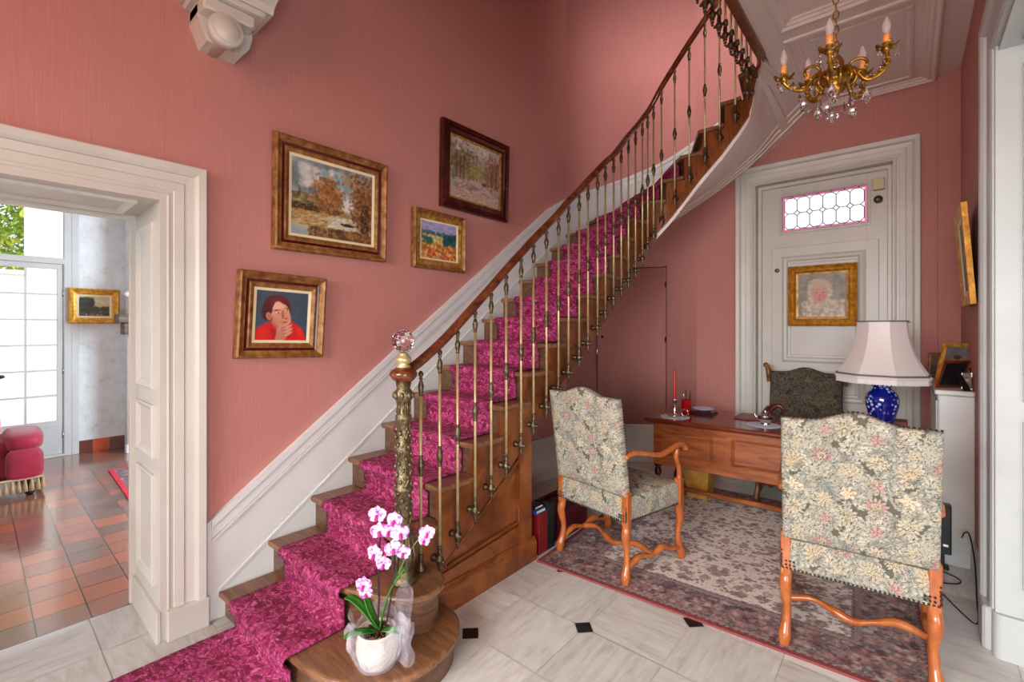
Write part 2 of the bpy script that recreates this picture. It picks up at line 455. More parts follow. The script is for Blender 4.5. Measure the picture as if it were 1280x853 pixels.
# panelled lining of the doorway (far jamb, head, near jamb)
mb = MB()
mb.box(-3.205, WX+.02, DO1-.022, DO1+.001, 0, DOH, 0)
pj = lambda a, b, h: (a, DO1-.022-h, b)
for z0, z1 in ((.24, .78), (.86, 1.12), (1.2, 2.02)): frame_loop(mb, (-3.13, -2.79, z0, z1), PAN, pj)
mb.box(-3.205, WX+.03, DO1-.04, DO1-.02, 0, .15, .004)
mb.box(-3.205, WX+.02, DO0-.001, DO0+.022, 0, DOH, 0)
pj2 = lambda a, b, h: (a, DO0+.022+h, b)
for z0, z1 in ((.24, .78), (.86, 1.12), (1.2, 2.02)): frame_loop(mb, (-3.13, -2.79, z0, z1), PAN, pj2)
mb.box(-3.205, WX+.02, DO0, DO1, DOH-.022, DOH+.001, 0)
ph = lambda a, b, h: (a, b, DOH-.022-h)
frame_loop(mb, (-3.13, -2.79, DO0+.07, DO1-.09), PAN, ph)
mb.box(-3.23, -3.2, DO1-.05, DO1+.1, 0, DOH+.1, .004); mb.box(-3.23, -3.2, DO0-.1, DO0+.05, 0, DOH+.1, .004)
mb.box(-3.23, -3.2, DO0-.1, DO1+.1, DOH-.05, DOH+.1, .004)
struct(mb, 'trim_2', 'cream')
# right-hand doorway: casing seen edge-on and the white panelled reveal facing us
pr = lambda a, b, h: (RX-h, a, b)
mb = MB(); u_casing(mb, -3.0, 3.07, 2.79, CAS, pr, .2)
mb.box(RX-.05, RX, 3.07, 3.245, 0, .2, .01)
M['reveal'] = tex_mat('reveal_paint', [(.3, (186,190,188)), (.7, (196,200,198))], ns=4, rough=.4)
struct(mb, 'trim_3', 'reveal')
mb = MB(); mb.box(RX-.01, .82, 3.045, 3.071, 0, 2.8)
pv = lambda a, b, h: (a, 3.045-h, b)
frame_loop(mb, (.39, .74, 1.17, 2.68), PAN, pv); frame_loop(mb, (.39, .74, .33, 1.08), PAN, pv)
poly = [(RX-.02, 3.07), (RX-.02, 3.06)]+[(RX+.01+.03*math.cos(math.radians(a)), 3.05+.03*math.sin(math.radians(a))) for a in range(180, 271, 15)]+[(.82, 3.02), (.82, 3.07)]
mb.prism(poly, 0, .2)
mb.box(RX, .82, -3.2, 3.07, 2.765, 2.79)
frame_loop(mb, (.38, .75, 1.3, 2.98), PAN, lambda a, b, h: (a, b, 2.765-h))
struct(mb, 'trim_4', 'reveal')
# front door casing and reveal
pb = lambda a, b, h: (a, BY-h, b)
mb = MB(); u_casing(mb, FX0, FX1, FH, CAS, pb, 0)
mb.box(FX0-.002, FX0+.012, BY-.01, BY+.2, 0, FH); mb.box(FX1-.012, FX1+.002, BY-.01, BY+.2, 0, FH); mb.box(FX0, FX1, BY-.01, BY+.2, FH-.012, FH)
mb.box(FX0+.012, FX0+.05, BY+.075, BY+.2, 0, FH-.012, .006); mb.box(FX1-.05, FX1-.012, BY+.075, BY+.2, 0, FH-.012, .006); mb.box(FX0+.012, FX1-.012, BY+.075, BY+.2, FH-.05, FH-.012, .006)
struct(mb, 'trim_5', 'cream')

# ---- front door with stained-glass light
dr = bpy.data.objects.new('door_1', None); COL.objects.link(dr); dr.location = (-.62, BY+.1, 0); dr['kind'] = 'structure'
DY = BY+.1
mb = MB()
gx0, gx1, gz0, gz1 = -.93, -.275, 2.44, 2.772
x0, x1 = FX0+.05, FX1-.05; z1 = FH-.05
mb.box(x0, gx0, DY, DY+.05, 0, z1); mb.box(gx1, x1, DY, DY+.05, 0, z1); mb.box(gx0, gx1, DY, DY+.05, 0, gz0); mb.box(gx0, gx1, DY, DY+.05, gz1, z1)
pd = lambda a, b, h: (a, DY-h, b)
frame_loop(mb, (gx0-.03, gx1+.03, gz0-.03, gz1+.03), [(0, 0), (0, .012), (.02, .016), (.03, .006), (.03, 0)], pd)
mb.build('door_leaf', 'cream', dr)
mb = MB()
lx0, lx1 = -1.02, -.19
mb.box(lx0, lx1, DY-.02, DY, .02, 2.28, .004)
pd2 = lambda a, b, h: (a, DY-.02-h, b)
BOL = [(0, 0), (0, .014), (.02, .024), (.04, .02), (.055, .008), (.07, .006), (.075, 0)]
frame_loop(mb, (lx0+.09, lx1-.09, 1.17, 2.19), BOL, pd2)
frame_loop(mb, (lx0+.09, lx1-.09, .82, 1.1), BOL, pd2); frame_loop(mb, (lx0+.09, lx1-.09, .12, .76), BOL, pd2)
mb.build('door_panel', 'cream', dr)
mb = MB(); mb.lathe([(.012, DY-.045), (.02, DY-.04), (.02, DY-.03), (.008, DY-.02)], (lx0+.05, 0, 2.06), 12, 'y'); mb.build('bolt_knob', 'bronze', dr)
# stained glass: leaded octagons, white glass, pink border
gl = MB(); gl.box(gx0+.018, gx1-.018, DY+.018, DY+.022, gz0+.018, gz1-.018); gl.build('window_glass', 'pane', dr)
bd = MB(); 
for a0, a1, b0, b1 in ((gx0, gx1, gz0, gz0+.018), (gx0, gx1, gz1-.018, gz1), (gx0, gx0+.018, gz0+.018, gz1-.018), (gx1-.018, gx1, gz0+.018, gz1-.018)): bd.box(a0, a1, DY+.017, DY+.023, b0, b1)
M['pinkglass'] = mat('pink_stained_glass', (226,120,150), .1, 0, Transmission_Weight=.95, IOR=1.02)
M['smallglass'] = mat('pale_yellow_stained_glass', (250,226,190), .1, 0, Transmission_Weight=.95, IOR=1.02)
bd.build('stained_border', 'pinkglass', dr)
ld = MB(); sg = MB()
ix0, ix1, iz0, iz1 = gx0+.018, gx1-.018, gz0+.018, gz1-.018; nx, nz = 6, 2; cw, ch = (ix1-ix0)/nx, (iz1-iz0)/nz; q = .026
def bar(p, r_, w=.0035): ld.tube([(p[0], DY+.012, p[1]), (r_[0], DY+.012, r_[1])], w, 5, False)
for i in range(nx+1):
    for j in range(nz+1):
        X, Z = ix0+cw*i, iz0+ch*j
        pts = [(X-q, Z), (X, Z-q), (X+q, Z), (X, Z+q)]
        for k in range(4):
            a, b = pts[k], pts[(k+1) % 4]
            if all(ix0-.001 <= p[0] <= ix1+.001 and iz0-.001 <= p[1] <= iz1+.001 for p in (a, b)): bar(a, b)
        if 0 < i < nx and 0 < j < nz: sg.add([(X-q, DY+.014, Z), (X, DY+.014, Z-q), (X+q, DY+.014, Z), (X, DY+.014, Z+q)], [(0, 1, 2, 3)])
        if j < nz and 0 <= i: bar((X, Z+q), (X, Z+ch-q))
        if i < nx: bar((X+q, Z), (X+cw-q, Z))
for k in range(nx*2): 
    X = gx0+.03+(ix1-ix0)*k/(nx*2); 
    if k % 2 == 1: bar((X, gz0), (X, iz0)); bar((X, iz1), (X, gz1))
ld.build('lead_came', mat('lead', (60,58,60), .5), dr); sg.build('stained_lozenge', 'smallglass', dr)
# lock box at the top corner
mb = MB(); mb.box(-.235, -.15, DY-.055, DY, 2.70, 2.80, .008); mb.build('latch_box', mat('cream_metal', (206,190,150), .5), dr)
mb = MB(); mb.lathe([(.005, DY-.05), (.03, DY-.045), (.034, DY-.02), (.014, DY-.01), (.014, DY)], (-.195, 0, 2.62), 14, 'y'); mb.build('ring_handle', 'bronze', dr)

# ---- cupboard door in the curved wall under the stairs
cd = bpy.data.objects.new('door_2', None); COL.objects.link(cd); cd.location = (-2.3, 4.75, 0); cd['kind'] = 'structure'
def cyl_patch(a0, a1, z0, z1, r0, r1, n=18):
    mb = MB()
    for i in range(n):
        A, B = math.radians(a0+(a1-a0)*i/n), math.radians(a0+(a1-a0)*(i+1)/n)
        q = [(CX+r*math.cos(a), CY+r*math.sin(a)) for a, r in ((A, r1), (B, r1), (B, r0), (A, r0))]
        fs = [(0,1,5,4), (4,5,6,7), (3,2,1,0)]
        if i == 0: fs.append((3,0,4,7))
        if i == n-1: fs.append((1,2,6,5))
        mb.add([(x, y, z) for z in (z0, z1) for x, y in q], fs, True)
    return mb
cyl_patch(108.3, 153.2, .435, 2.17, CR+.002, CR-.010).build('door_leaf', 'pink', cd)
seam = mat('dark_seam', (60,26,22), .8)
for nm, a0, a1, z0, z1 in (('seam', 107.9, 108.3, .42, 2.19), ('seam', 153.2, 153.6, .42, 2.19), ('seam', 107.9, 153.6, 2.17, 2.18)):
    cyl_patch(a0, a1, z0, z1, CR+.002, CR-.004, 2 if z1-z0 > .1 else 18).build(nm, seam, cd)
a = math.radians(150); mb = MB(); mb.sphere((CX+.985*math.cos(a), CY+.985*math.sin(a), 1.40), .016); mb.build('knob', 'dark_wood', cd)
for z in (1.37, 1.98):
    a = math.radians(108.6); mb = MB(); mb.lathe([(.007, z-.03), (.007, z+.03)], (CX+.985*math.cos(a), CY+.985*math.sin(a), 0), 8); mb.build('hinge', 'dark_wood', cd)
# bright steel rod standing in for the highlight on the door edge
a = math.radians(153.9); mb = MB(); mb.lathe([(.009, 1.05), (.009, 1.43)], (CX+.985*math.cos(a), CY+.985*math.sin(a), 0), 8)
o = mb.build('edge_glint', 'steel'); tag(o, 'thin bright rod standing in for the highlight beside the under-stair cupboard', 'rod'); 

# ---- baseboards
def curve_board(s0, s1, prof, n, name, m):
    """prof [(offset into room, z)]"""
    mb = MB(); path = [s0+(s1-s0)*i/n for i in range(n+1)]
    k = len(prof); vs = []; fs = []
    for s in path:
        for off, z in prof:
            p = outer(s, off); vs.append((p.x, p.y, z))
    for i in range(n):
        for j in range(k): fs.append((i*k+j, i*k+(j+1) % k, (i+1)*k+(j+1) % k, (i+1)*k+j))
    fs.append(tuple(range(k))); fs.append(tuple(range(n*k, n*k+k)))
    mb.add(vs, fs); return mb
BB = [(-.0, 0), (.022, 0), (.022, .10), (.016, .115), (.016, .385), (.028, .395), (.028, .412), (.02, .42), (0, .42)]
struct(curve_board(2.4, 4.05+1.5708+(FX0-.165-CX), BB, 60, 'b', 0), 'baseboard_back', 'cream')
mb = MB(); prof = [(0, 0), (.02, 0), (.02, .1), (.015, .12), (0, .12)]
mb.prism([(RX, 0), (RX-.02, 0), (RX-.02, .17), (RX-.014, .19), (RX, .19)], 3.245, BY, 'y')
struct(mb, 'baseboard_right', 'white')

# ---- ceiling panel mouldings
pc = lambda a, b, h: (a, b, CEIL-h)
CM = [(0, 0), (0, .03), (.012, .034), (.03, .02), (.045, .022), (.06, .01), (.075, .008), (.085, 0)]
mb = MB(); frame_loop(mb, (-.66, .17, 3.68, 5.04), CM, pc); struct(mb, 'trim_6', 'ceiling')
mb = MB(); frame_loop(mb, (-.66, .17, .2, 3.55), CM, pc); struct(mb, 'trim_7', 'ceiling')
mb = MB(); frame_loop(mb, (-.52, .03, 3.82, 4.90), [(0, 0), (0, .008), (.02, .01), (.03, 0)], pc); struct(mb, 'trim_8', 'ceiling')
mb = MB(); mb.box(-.66, .315, 3.55, 3.68, CEIL-.018, CEIL, .004); struct(mb, 'trim_9', 'ceiling')

# ---- big scrolled bracket high on the left wall
t = thing('wall_bracket', 'carved cream scroll bracket high on the salmon wall above the doorway', 'bracket', (WX, .8, 2.86))
mb = MB()
mb.prism([(.70, 3.14), (.70, 3.0), (.72, 2.95), (.74, 2.90), (.90, 2.90), (.93, 2.94), (.945, 3.0), (.945, 3.14)], WX, WX+.13, 'x')
mb.lathe([(.05, WX), (.055, WX+.13), (.07, WX+.16), (.078, WX+.19), (.078, WX+.215), (.070, WX+.225), (.060, WX+.222), (.054, WX+.228), (.03, WX+.240), (.002, WX+.244)], (0, .80, 2.945), 28, 'x')
mb.build('roundel', 'cream', t)
mb = MB(); mb.box(WX, WX+.22, .70, .93, 3.01, 3.07, .012); mb.box(WX, WX+.25, .67, .97, 3.07, 3.10, .01); mb.prism([(WX, 3.10), (WX+.25, 3.10), (WX+.27, 3.13), (WX+.31, 3.15), (WX+.31, 3.17), (WX, 3.17)], .65, 1.0, 'y'); mb.box(WX, WX+.33, .63, 1.02, 3.17, 3.7, .01)
mb.build('cap_moulding', 'cream', t)
# ------------------------------------------------------------------ dining room seen through the left doorway
m = mat('terracotta_tiles', (170,80,50), .22, 0, Coat_Weight=.7, Coat_Roughness=.12); M['terracotta'] = m
v = coords(m, (1, 1, 1))
br = nd(m, 'ShaderNodeTexBrick'); br.offset = 0; br.squash = 1
for k, val in (('Scale', 1.), ('Mortar Size', .003), ('Mortar Smooth', .1), ('Bias', 0.), ('Brick Width', .2), ('Row Height', .2)): br.inputs[k].default_value = val
br.inputs['Color1'].default_value = (0, 0, 0, 1); br.inputs['Color2'].default_value = (1, 1, 1, 1); br.inputs['Mortar'].default_value = (.5, .5, .5, 1)
lk(m, v, br.inputs['Vector'])
nz = noise(m, v, 3.1, 3); add = nd(m, 'ShaderNodeMath', operation='MULTIPLY_ADD'); add.inputs[1].default_value = .6
lk(m, br.outputs['Color'], add.inputs[0])
m2 = nd(m, 'ShaderNodeMath', operation='MULTIPLY'); m2.inputs[1].default_value = .45; lk(m, nz, m2.inputs[0]); lk(m, m2.outputs[0], add.inputs[2])
tc = ramp(m, add.outputs[0], [(.1, (98,76,68)), (.35, (126,94,82)), (.55, (150,96,76)), (.8, (176,100,70)), (1., (120,98,86))])
mx = nd(m, 'ShaderNodeMix'); mx.data_type = 'RGBA'; lk(m, br.outputs['Fac'], mx.inputs[0]); lk(m, tc, mx.inputs[6]); mx.inputs[7].default_value = (*lin((52,36,32)), 1)
lk(m, mx.outputs[2], bsdf(m).inputs['Base Color'])
sb = nd(m, 'ShaderNodeMath', operation='SUBTRACT'); lk(m, nz, sb.inputs[0]); lk(m, br.outputs['Fac'], sb.inputs[1]); bump(m, sb.outputs[0], .25, .006)
mb = MB(); mb.box(-7.9, -3.2, -3.6, 4.2, -.1, .0005); struct(mb, 'floor_dining', 'terracotta')
FX = -7.5
mb = MB(); mb.box(FX-.3, FX, -3.6, -.62, 0, 3.12); mb.box(FX-.3, FX, -.62, .76, 2.96, 3.12); mb.box(FX-.3, FX, .76, 4.2, 0, 3.12)
mb.box(FX, FX+.36, 1.24, 2.9, 0, 3.12)
struct(mb, 'wall_far', 'limewash')
mb = MB(); mb.box(-7.8, -3.2, 3.9, 4.2, 0, 3.12); struct(mb, 'wall_side', 'limewash')
mb = MB(); mb.box(-7.8, -3.2, -3.6, 4.2, 3.1, 3.3); struct(mb, 'ceiling_dining', 'ceiling')
mb = MB()
mb.prism([(FX, 3.1), (FX+.12, 3.1), (FX+.1, 3.07), (FX+.04, 3.03), (FX, 3.0)], -3.6, 4.2, 'y')
mb.box(-7.2, -3.4, -.75, -.62, 3.04, 3.1, .01)
struct(mb, 'trim_10', 'white')
# terracotta tile skirting
mb = MB(); pal = []
for k in range(3):
    t_ = MB(); y0 = .79+k*.15; t_.box(FX, FX+.012, y0+.002, y0+.148, 0, .15, .002)
    struct(t_, 'baseboard_dining', tex_mat('skirting_tile_%d' % k, [(.3, [(96,42,38), (196,84,44), (104,70,54)][k]), (.7, [(116,54,46), (214,98,52), (126,88,66)][k])], ns=12, rough=.35))
M['door_white'] = tex_mat('french_door_paint', [(.3, (190,192,188)), (.7, (200,202,198))], ns=4, rough=.4)
# French window
dw = bpy.data.objects.new('door_3', None); COL.objects.link(dw); dw.location = (FX, .07, 0); dw['kind'] = 'structure'
mb = MB()
Y0, Y1 = -.62, .76
for ya, yb, za, zb in ((Y1-.075, Y1, 0, 2.96), (Y0, Y0+.075, 0, 2.96), (Y0, Y1, 2.89, 2.96), (Y0, Y1, 2.24, 2.31), (Y0, Y1, 0, .03)):
    mb.box(FX-.06, FX+.015, ya, yb, za, zb, .008)
mb.box(FX-.05, FX, .03, .11, 2.31, 2.89)
mb.box(FX, FX+.02, Y1-.01, Y1+.06, 0, 3.0, .006); mb.box(FX, FX+.02, Y0-.06, Y0+.01, 0, 3.0, .006); mb.box(FX, FX+.02, Y0, Y1, 2.95, 3.02, .006)
mb.build('door_frame', 'door_white', dw)
for (ya, yb) in ((.075, .685), (-.545, .065)):
    lf = MB()
    for a0, a1, b0, b1 in ((ya, ya+.055, .03, 2.24), (yb-.055, yb, .03, 2.24), (ya, yb, 2.18, 2.24), (ya, yb, .03, .42)):
        lf.box(FX-.045, FX-.005, a0, a1, b0, b1, .004)
    for z in (.12, .2, .28, .36): lf.box(FX-.006, FX+.0, ya+.04, yb-.04, z, z+.006)
    c = (ya+yb)/2; lf.box(FX-.04, FX-.01, c-.011, c+.011, .42, 2.18)
    for k in range(1, 6): z = .42+1.76*k/6; lf.box(FX-.04, FX-.01, ya+.05, yb-.05, z-.011, z+.011)
    o = lf.build('door_leaf', 'door_white', dw)
    g = MB(); g.box(FX-.027, FX-.023, ya+.05, yb-.05, .42, 2.18); g.build('pane', 'pane', o)
    for z in (.25, 1.0, 1.9):
        h = MB(); yh = yb if ya > 0 else ya
        h.lathe([(.007, z-.04), (.007, z+.04)], (FX+.003, yh, 0), 8); h.build('hinge', 'steel', o)
g = MB(); g.box(FX-.03, FX-.026, Y0+.07, Y1-.07, 2.31, 2.89); g.build('pane', 'pane', dw)
# mantelpiece
t = thing('fireplace', 'white plaster mantelpiece with a dark wooden shelf against the far dining wall', 'fireplace', (FX+.36, 1.6, 0))
mb = MB(); mb.box(FX+.36, FX+.42, 1.2, 1.42, 0, 1.42, .02); mb.box(FX+.36, FX+.42, 2.3, 2.55, 0, 1.42, .02); mb.box(FX+.36, FX+.41, 1.42, 2.3, 1.05, 1.42, .01); mb.box(FX+.36, FX+.44, 1.18, 1.44, 0, .1, .01)
mb.build('surround', 'limewash', t)
mb = MB(); mb.box(FX+.36, FX+.60, 1.08, 2.65, 1.56, 1.66, .012); mb.box(FX+.36, FX+.55, 1.14, 2.6, 1.42, 1.56, .012); mb.build('mantel_shelf', tex_mat('grey_oak', [(.3, (66,52,46)), (.7, (120,104,94))], scale=(1,.2,2), ns=14, rough=.6), t)
mb = MB(); mb.box(FX+.361, FX+.37, 1.42, 2.3, 0, 1.05); mb.build('firebox', 'black', t)
# white figure on the shelf
mb = MB(); mb.tube(smooth_pts([(FX+.48, 1.27, 1.66), (FX+.48, 1.27, 1.75), (FX+.47, 1.25, 1.85), (FX+.47, 1.30, 1.95), (FX+.47, 1.33, 2.05)], 5), [.05, .048, .05, .054, .05, .045, .05, .055, .06, .06, .055, .05, .045, .045, .05, .05, .045, .04, .03, .02, .012], 12)
mb.sphere((FX+.47, 1.22, 1.90), .04, sc_=(1, 1.6, 1))
o = mb.build('figurine', mat('white_china', (236,230,222), .25)); tag(o, 'small white china figure standing on the dark mantel shelf', 'figurine'); rebase(o, (FX+.48, 1.27, 1.66))
# light switch
mb = MB(); mb.box(FX, FX+.012, .80, .89, 1.21, 1.28, .004); mb.box(FX+.012, FX+.016, .83, .86, 1.23, 1.26, .001); o = mb.build('light_switch', 'white'); tag(o, 'white switch plate on the pale dining wall under the gilt picture', 'switch')
# rug at the right of the dining floor
def paint_rug(W, H, seed, pal, bw, sprays, dense):
    s = 150; w, h = int(W*s), int(H*s); p = Pic(w, h, pal['field']); R = random.Random(seed)
    X, Y = p.X/s, p.Y/s; D = np.minimum(np.minimum(X, W-X), np.minimum(Y, H-Y))
    def local(cx, cy, rr, fn):
        X0, X1 = int(max(0, (cx-rr)*s)), int(min(w, (cx+rr)*s)); Y0, Y1 = int(max(0, (cy-rr)*s)), int(min(h, (cy+rr)*s))
        if X1 <= X0 or Y1 <= Y0: return
        x = X[Y0:Y1, X0:X1]-cx; y = Y[Y0:Y1, X0:X1]-cy; fn(p.a[Y0:Y1, X0:X1], x, y)
    def petal(cx, cy, r, c1, c2, k, ph, al=.9):
        def fn(a, x, y):
            rho = np.sqrt(x*x+y*y)/r; th = np.arctan2(y, x)+ph; e = .72+.28*np.abs(np.cos(th*k/2))
            m = np.clip((e-rho)/.25, 0, 1)[..., None]*al; q = np.clip(rho/e, 0, 1)[..., None]
            a[:] = a*(1-m)+(np.array(c1)*(q)+np.array(c2)*(1-q))*m
        local(cx, cy, r*1.1, fn)
    # field sprays, symmetric about the middle
    for _ in range(sprays):
        cx, cy = R.uniform(0, W/2), R.uniform(0, H); r = R.uniform(.012, .038); c1 = R.choice(pal['sprig']); c2 = R.choice(pal['sprig2']); k = R.choice((4, 5, 6, 8)); ph = R.uniform(0, 3)
        petal(cx, cy, r, c1, c2, k, ph, .7); petal(W-cx, cy, r, c1, c2, k, -ph, .7)
        for _2 in range(5):
            dx, dy = R.uniform(-.1, .1), R.uniform(-.1, .1); rr = R.uniform(.006, .014); c3 = R.choice(pal['sprig'])
            petal(cx+dx, cy+dy, rr, c3, c3, 2, R.uniform(0, 3), .75); petal(W-cx-dx, cy+dy, rr, c3, c3, 2, 0, .75)
    # border ground
    bm = D < bw
    base = np.array(pal['border'])
    fld = p.a.copy(); p.a[bm] = base
    for _ in range(dense):
        t = R.random(); side = R.randrange(4); d = R.uniform(.05, bw-.045)
        L = W if side < 2 else H; q = R.uniform(0, L)
        cx, cy = [(q, d), (q, H-d), (d, q), (W-d, q)][side]
        if min(cx, W-cx, cy, H-cy) > bw: continue
        petal(cx, cy, R.uniform(.010, .034), R.choice(pal['b1']), R.choice(pal['b2']), R.choice((2, 4, 5, 6)), R.uniform(0, 3), .85)
    p.a[D >= bw] = fld[D >= bw]
    for a, b, c in pal['stripes']:
        mk = (D >= a) & (D < b); p.a[mk] = p.a[mk]*.35+np.array(c)*.65
        al = ((X*90).astype(int)+(Y*90).astype(int)) % 3 == 0; p.a[mk & al] = p.a[mk & al]*.5+np.array(pal['field'])*.5
    # arched spandrel in the field corners
    mk = D < pal['edge_w']; p.a[mk] = pal['edge']
    p.rand(9); return p
def rug_thing(name, label, W, H, pal, bw, sprays, dense, seed, res, origin, ang, cat='rug'):
    p = paint_rug(W, H, seed, pal, bw, sprays, dense); A = p.lin(); nx, ny = int(W/res), int(H/res)
    mb = MB(); mb.grid(lambda i, j: (W*i/nx, H*j/ny, .012), nx, ny, False)
    n0 = len(mb.v); mb.box(0, W, 0, H, 0, .0118)
    o = mb.build(name, 'rug_pile')
    ii, jj = np.meshgrid(np.arange(nx+1), np.arange(ny+1)); px = np.clip((ii/nx*(p.w-1)).astype(int), 0, p.w-1); py = np.clip((jj/ny*(p.h-1)).astype(int), 0, p.h-1)
    cols = A[py, px].reshape(-1, 3); cols = np.vstack([cols, np.tile(L3(pal['edge']), (8, 1))]); set_cols(o, cols)
    o.location = (*origin, .001); o.rotation_euler = (0, 0, ang); tag(o, label, cat); return o
M['rug_pile'] = attr_mat('rug_pile', .95, .5, 700)
pal2 = dict(field=(176,158,152), border=(120,96,104), edge=(206,50,66), edge_w=.035, sprig=[(104,78,88), (150,90,96), (90,94,108)], sprig2=[(190,176,166), (120,70,80)],
            b1=[(160,130,128), (110,84,96), (176,150,146), (84,84,100)], b2=[(190,172,164), (70,66,84), (150,84,88)], stripes=[(.05, .065, (90,80,92)), (.22, .245, (70,66,84))])
rug_thing('dining_rug', 'faded oriental rug with a red edge on the terracotta dining floor', 2.6, 2.2, pal2, .26, 220, 900, 5, .016, (-6.36, .92), math.radians(-2), 'rug')
# crimson armchair
t = thing('armchair', 'buttoned crimson velvet armchair with tasselled skirt by the French window', 'armchair', (-6.3, -.05, 0))
mb = MB()
mb.box(-6.62, -6.02, -.45, .28, .14, .36, .06)
mb.build('seat_base', 'velvet', t)
def cushion(mb, x0, x1, y0, y1, z0, z1, e=.5, n=14):
    cx, cy, cz = (x0+x1)/2, (y0+y1)/2, (z0+z1)/2; a, b, c = (x1-x0)/2, (y1-y0)/2, (z1-z0)/2
    sp = lambda v, k: math.copysign(abs(v)**k, v)
    vs = []; fs = []; m_ = n
    for i in range(m_+1):
        ph = -PI/2+PI*i/m_
        for k in range(2*n):
            th = 2*PI*k/(2*n)
            vs.append((cx+a*sp(math.cos(ph), e)*sp(math.cos(th), e), cy+b*sp(math.cos(ph), e)*sp(math.sin(th), e), cz+c*sp(math.sin(ph), e)))
    N = 2*n
    for i in range(m_):
        for k in range(N): fs.append((i*N+k, i*N+(k+1) % N, (i+1)*N+(k+1) % N, (i+1)*N+k))
    mb.add(vs, fs, True)
mb = MB(); cushion(mb, -6.62, -6.02, -.42, .30, .33, .50, .45); mb.build('seat_cushion', 'velvet', t)
for ya, yb in ((.20, .40), (-.62, -.42)):
    mb = MB(); cushion(mb, -6.60, -5.98, ya, yb, .14, .50, .4); cushion(mb, -6.62, -5.95, ya-.03, yb+.03, .38, .56, .6); cushion(mb, -6.06, -5.93, ya-.02, yb+.02, .14, .42, .5); mb.build('arm', 'velvet', t)
mb = MB(); cushion(mb, -6.84, -6.55, -.6, .16, .2, .86, .5); mb.build('backrest', 'velvet', t)
mb = MB()
R = random.Random(3)
for k in range(26):
    y = -.62+1.0*k/25; mb.lathe([(.006, .155), (.009, .14), (.016, .09), (.019, .045)], (-5.95, y, 0), 6)
for k in range(18):
    x = -6.62+.66*k/17; mb.lathe([(.006, .155), (.009, .14), (.016, .09), (.019, .045)], (x, .41, 0), 6)
mb.tube([(-6.63, .41, .16), (-5.95, .41, .16), (-5.95, -.62, .16)], .012, 6); mb.build('tassel_skirt', 'tassel', t)
for x, y in ((-6.0, .33), (-6.0, -.55), (-6.72, .3), (-6.72, -.5)):
    mb = MB(); mb.lathe([(.02, 0), (.034, .02), (.03, .06), (.02, .09), (.03, .15)], (x, y, 0), 10); mb.build('leg', 'dark_wood', t)
# striped cushion on it
mb = MB(); cushion(mb, -6.36, -6.0, -.06, .16, .49, .76, .6)
m = mat('rose_stripes', (200,90,110), .6); v = coords(m, (1, 1, 1)); w = nd(m, 'ShaderNodeTexWave'); w.inputs['Scale'].default_value = 9; w.bands_direction = 'DIAGONAL'; lk(m, v, w.inputs['Vector'])
lk(m, ramp(m, w.outputs['Fac'], [(.35, (236,170,176)), (.5, (196,54,90)), (.8, (214,90,116))]), bsdf(m).inputs['Base Color'])
o = mb.build('cushion', m); tag(o, 'rose striped cushion propped on the seat of the crimson armchair', 'cushion')
# sideboard corner at far left edge
t = thing('side_table', 'dark wooden pedestal table at the far left behind the crimson armchair', 'table', (-7.15, .10, 0))
mb = MB(); mb.lathe([(.10, .97), (.115, .98), (.115, 1.0), (.10, 1.01)], (-7.15, .10, 0), 24); mb.build('table_top', 'dark_wood', t)
mb = MB(); mb.lathe([(.09, 0), (.09, .03), (.05, .05), (.03, .12), (.05, .3), (.025, .5), (.04, .7), (.025, .9), (.06, .97)], (-7.15, .10, 0), 12); mb.build('pedestal', 'dark_wood', t)

# ------------------------------------------------------------------ outside the French window
mb = MB(); mb.box(-16, -7.8, -9, 9, -.12, -.02); struct(mb, 'terrace', mat('pale_terrace', (206,200,190), .8))
mb = MB(); mb.box(-10.6, -10.3, -9, .52, 0, 2.32); mb.box(-10.62, -10.28, -9, .52, 2.32, 2.38); mb.box(-10.6, -9.6, .52, 6, 0, 4.6); struct(mb, 'wall_garden', mat('garden_wall_white', (244,242,238), .9))
def tree(x, y, z, r, seed, label):
    t = thing('garden_tree', label, 'tree', (x, y, 0))
    R = random.Random(seed); mb = MB(); mb.tube(smooth_pts([(x, y, 0), (x+.1, y, 1.4), (x, y+.1, z)], 4), [.16-.012*k for k in range(9)], 8); mb.build('trunk', 'dark_wood', t)
    mb = MB()
    for _ in range(7000):
        a = Vector((R.gauss(0, 1), R.gauss(0, 1), R.gauss(0, 1))).normalized()*r*R.uniform(.35, 1)
        c = Vector((x, y, z))+Vector((a.x, a.y*1.2, a.z)); s = R.uniform(.04, .11); u = Vector((R.gauss(0, 1), R.gauss(0, 1), R.gauss(0, 1))).normalized(); w = u.orthogonal().normalized()
        mb.add([c-u*s, c-w*s*.5, c+u*s, c+w*s*.5], [(0, 1, 2, 3)])
    mb.build('foliage', 'foliage', t); return t
m = tex_mat('garden_foliage', [(.3, (76,112,30)), (.5, (140,170,50)), (.7, (206,200,80))], ns=2.5, rough=.6); M['foliage'] = m
tree(-13.6, -.3, 3.9, 2.2, 1, 'yellow-green leafy tree above the white garden wall')
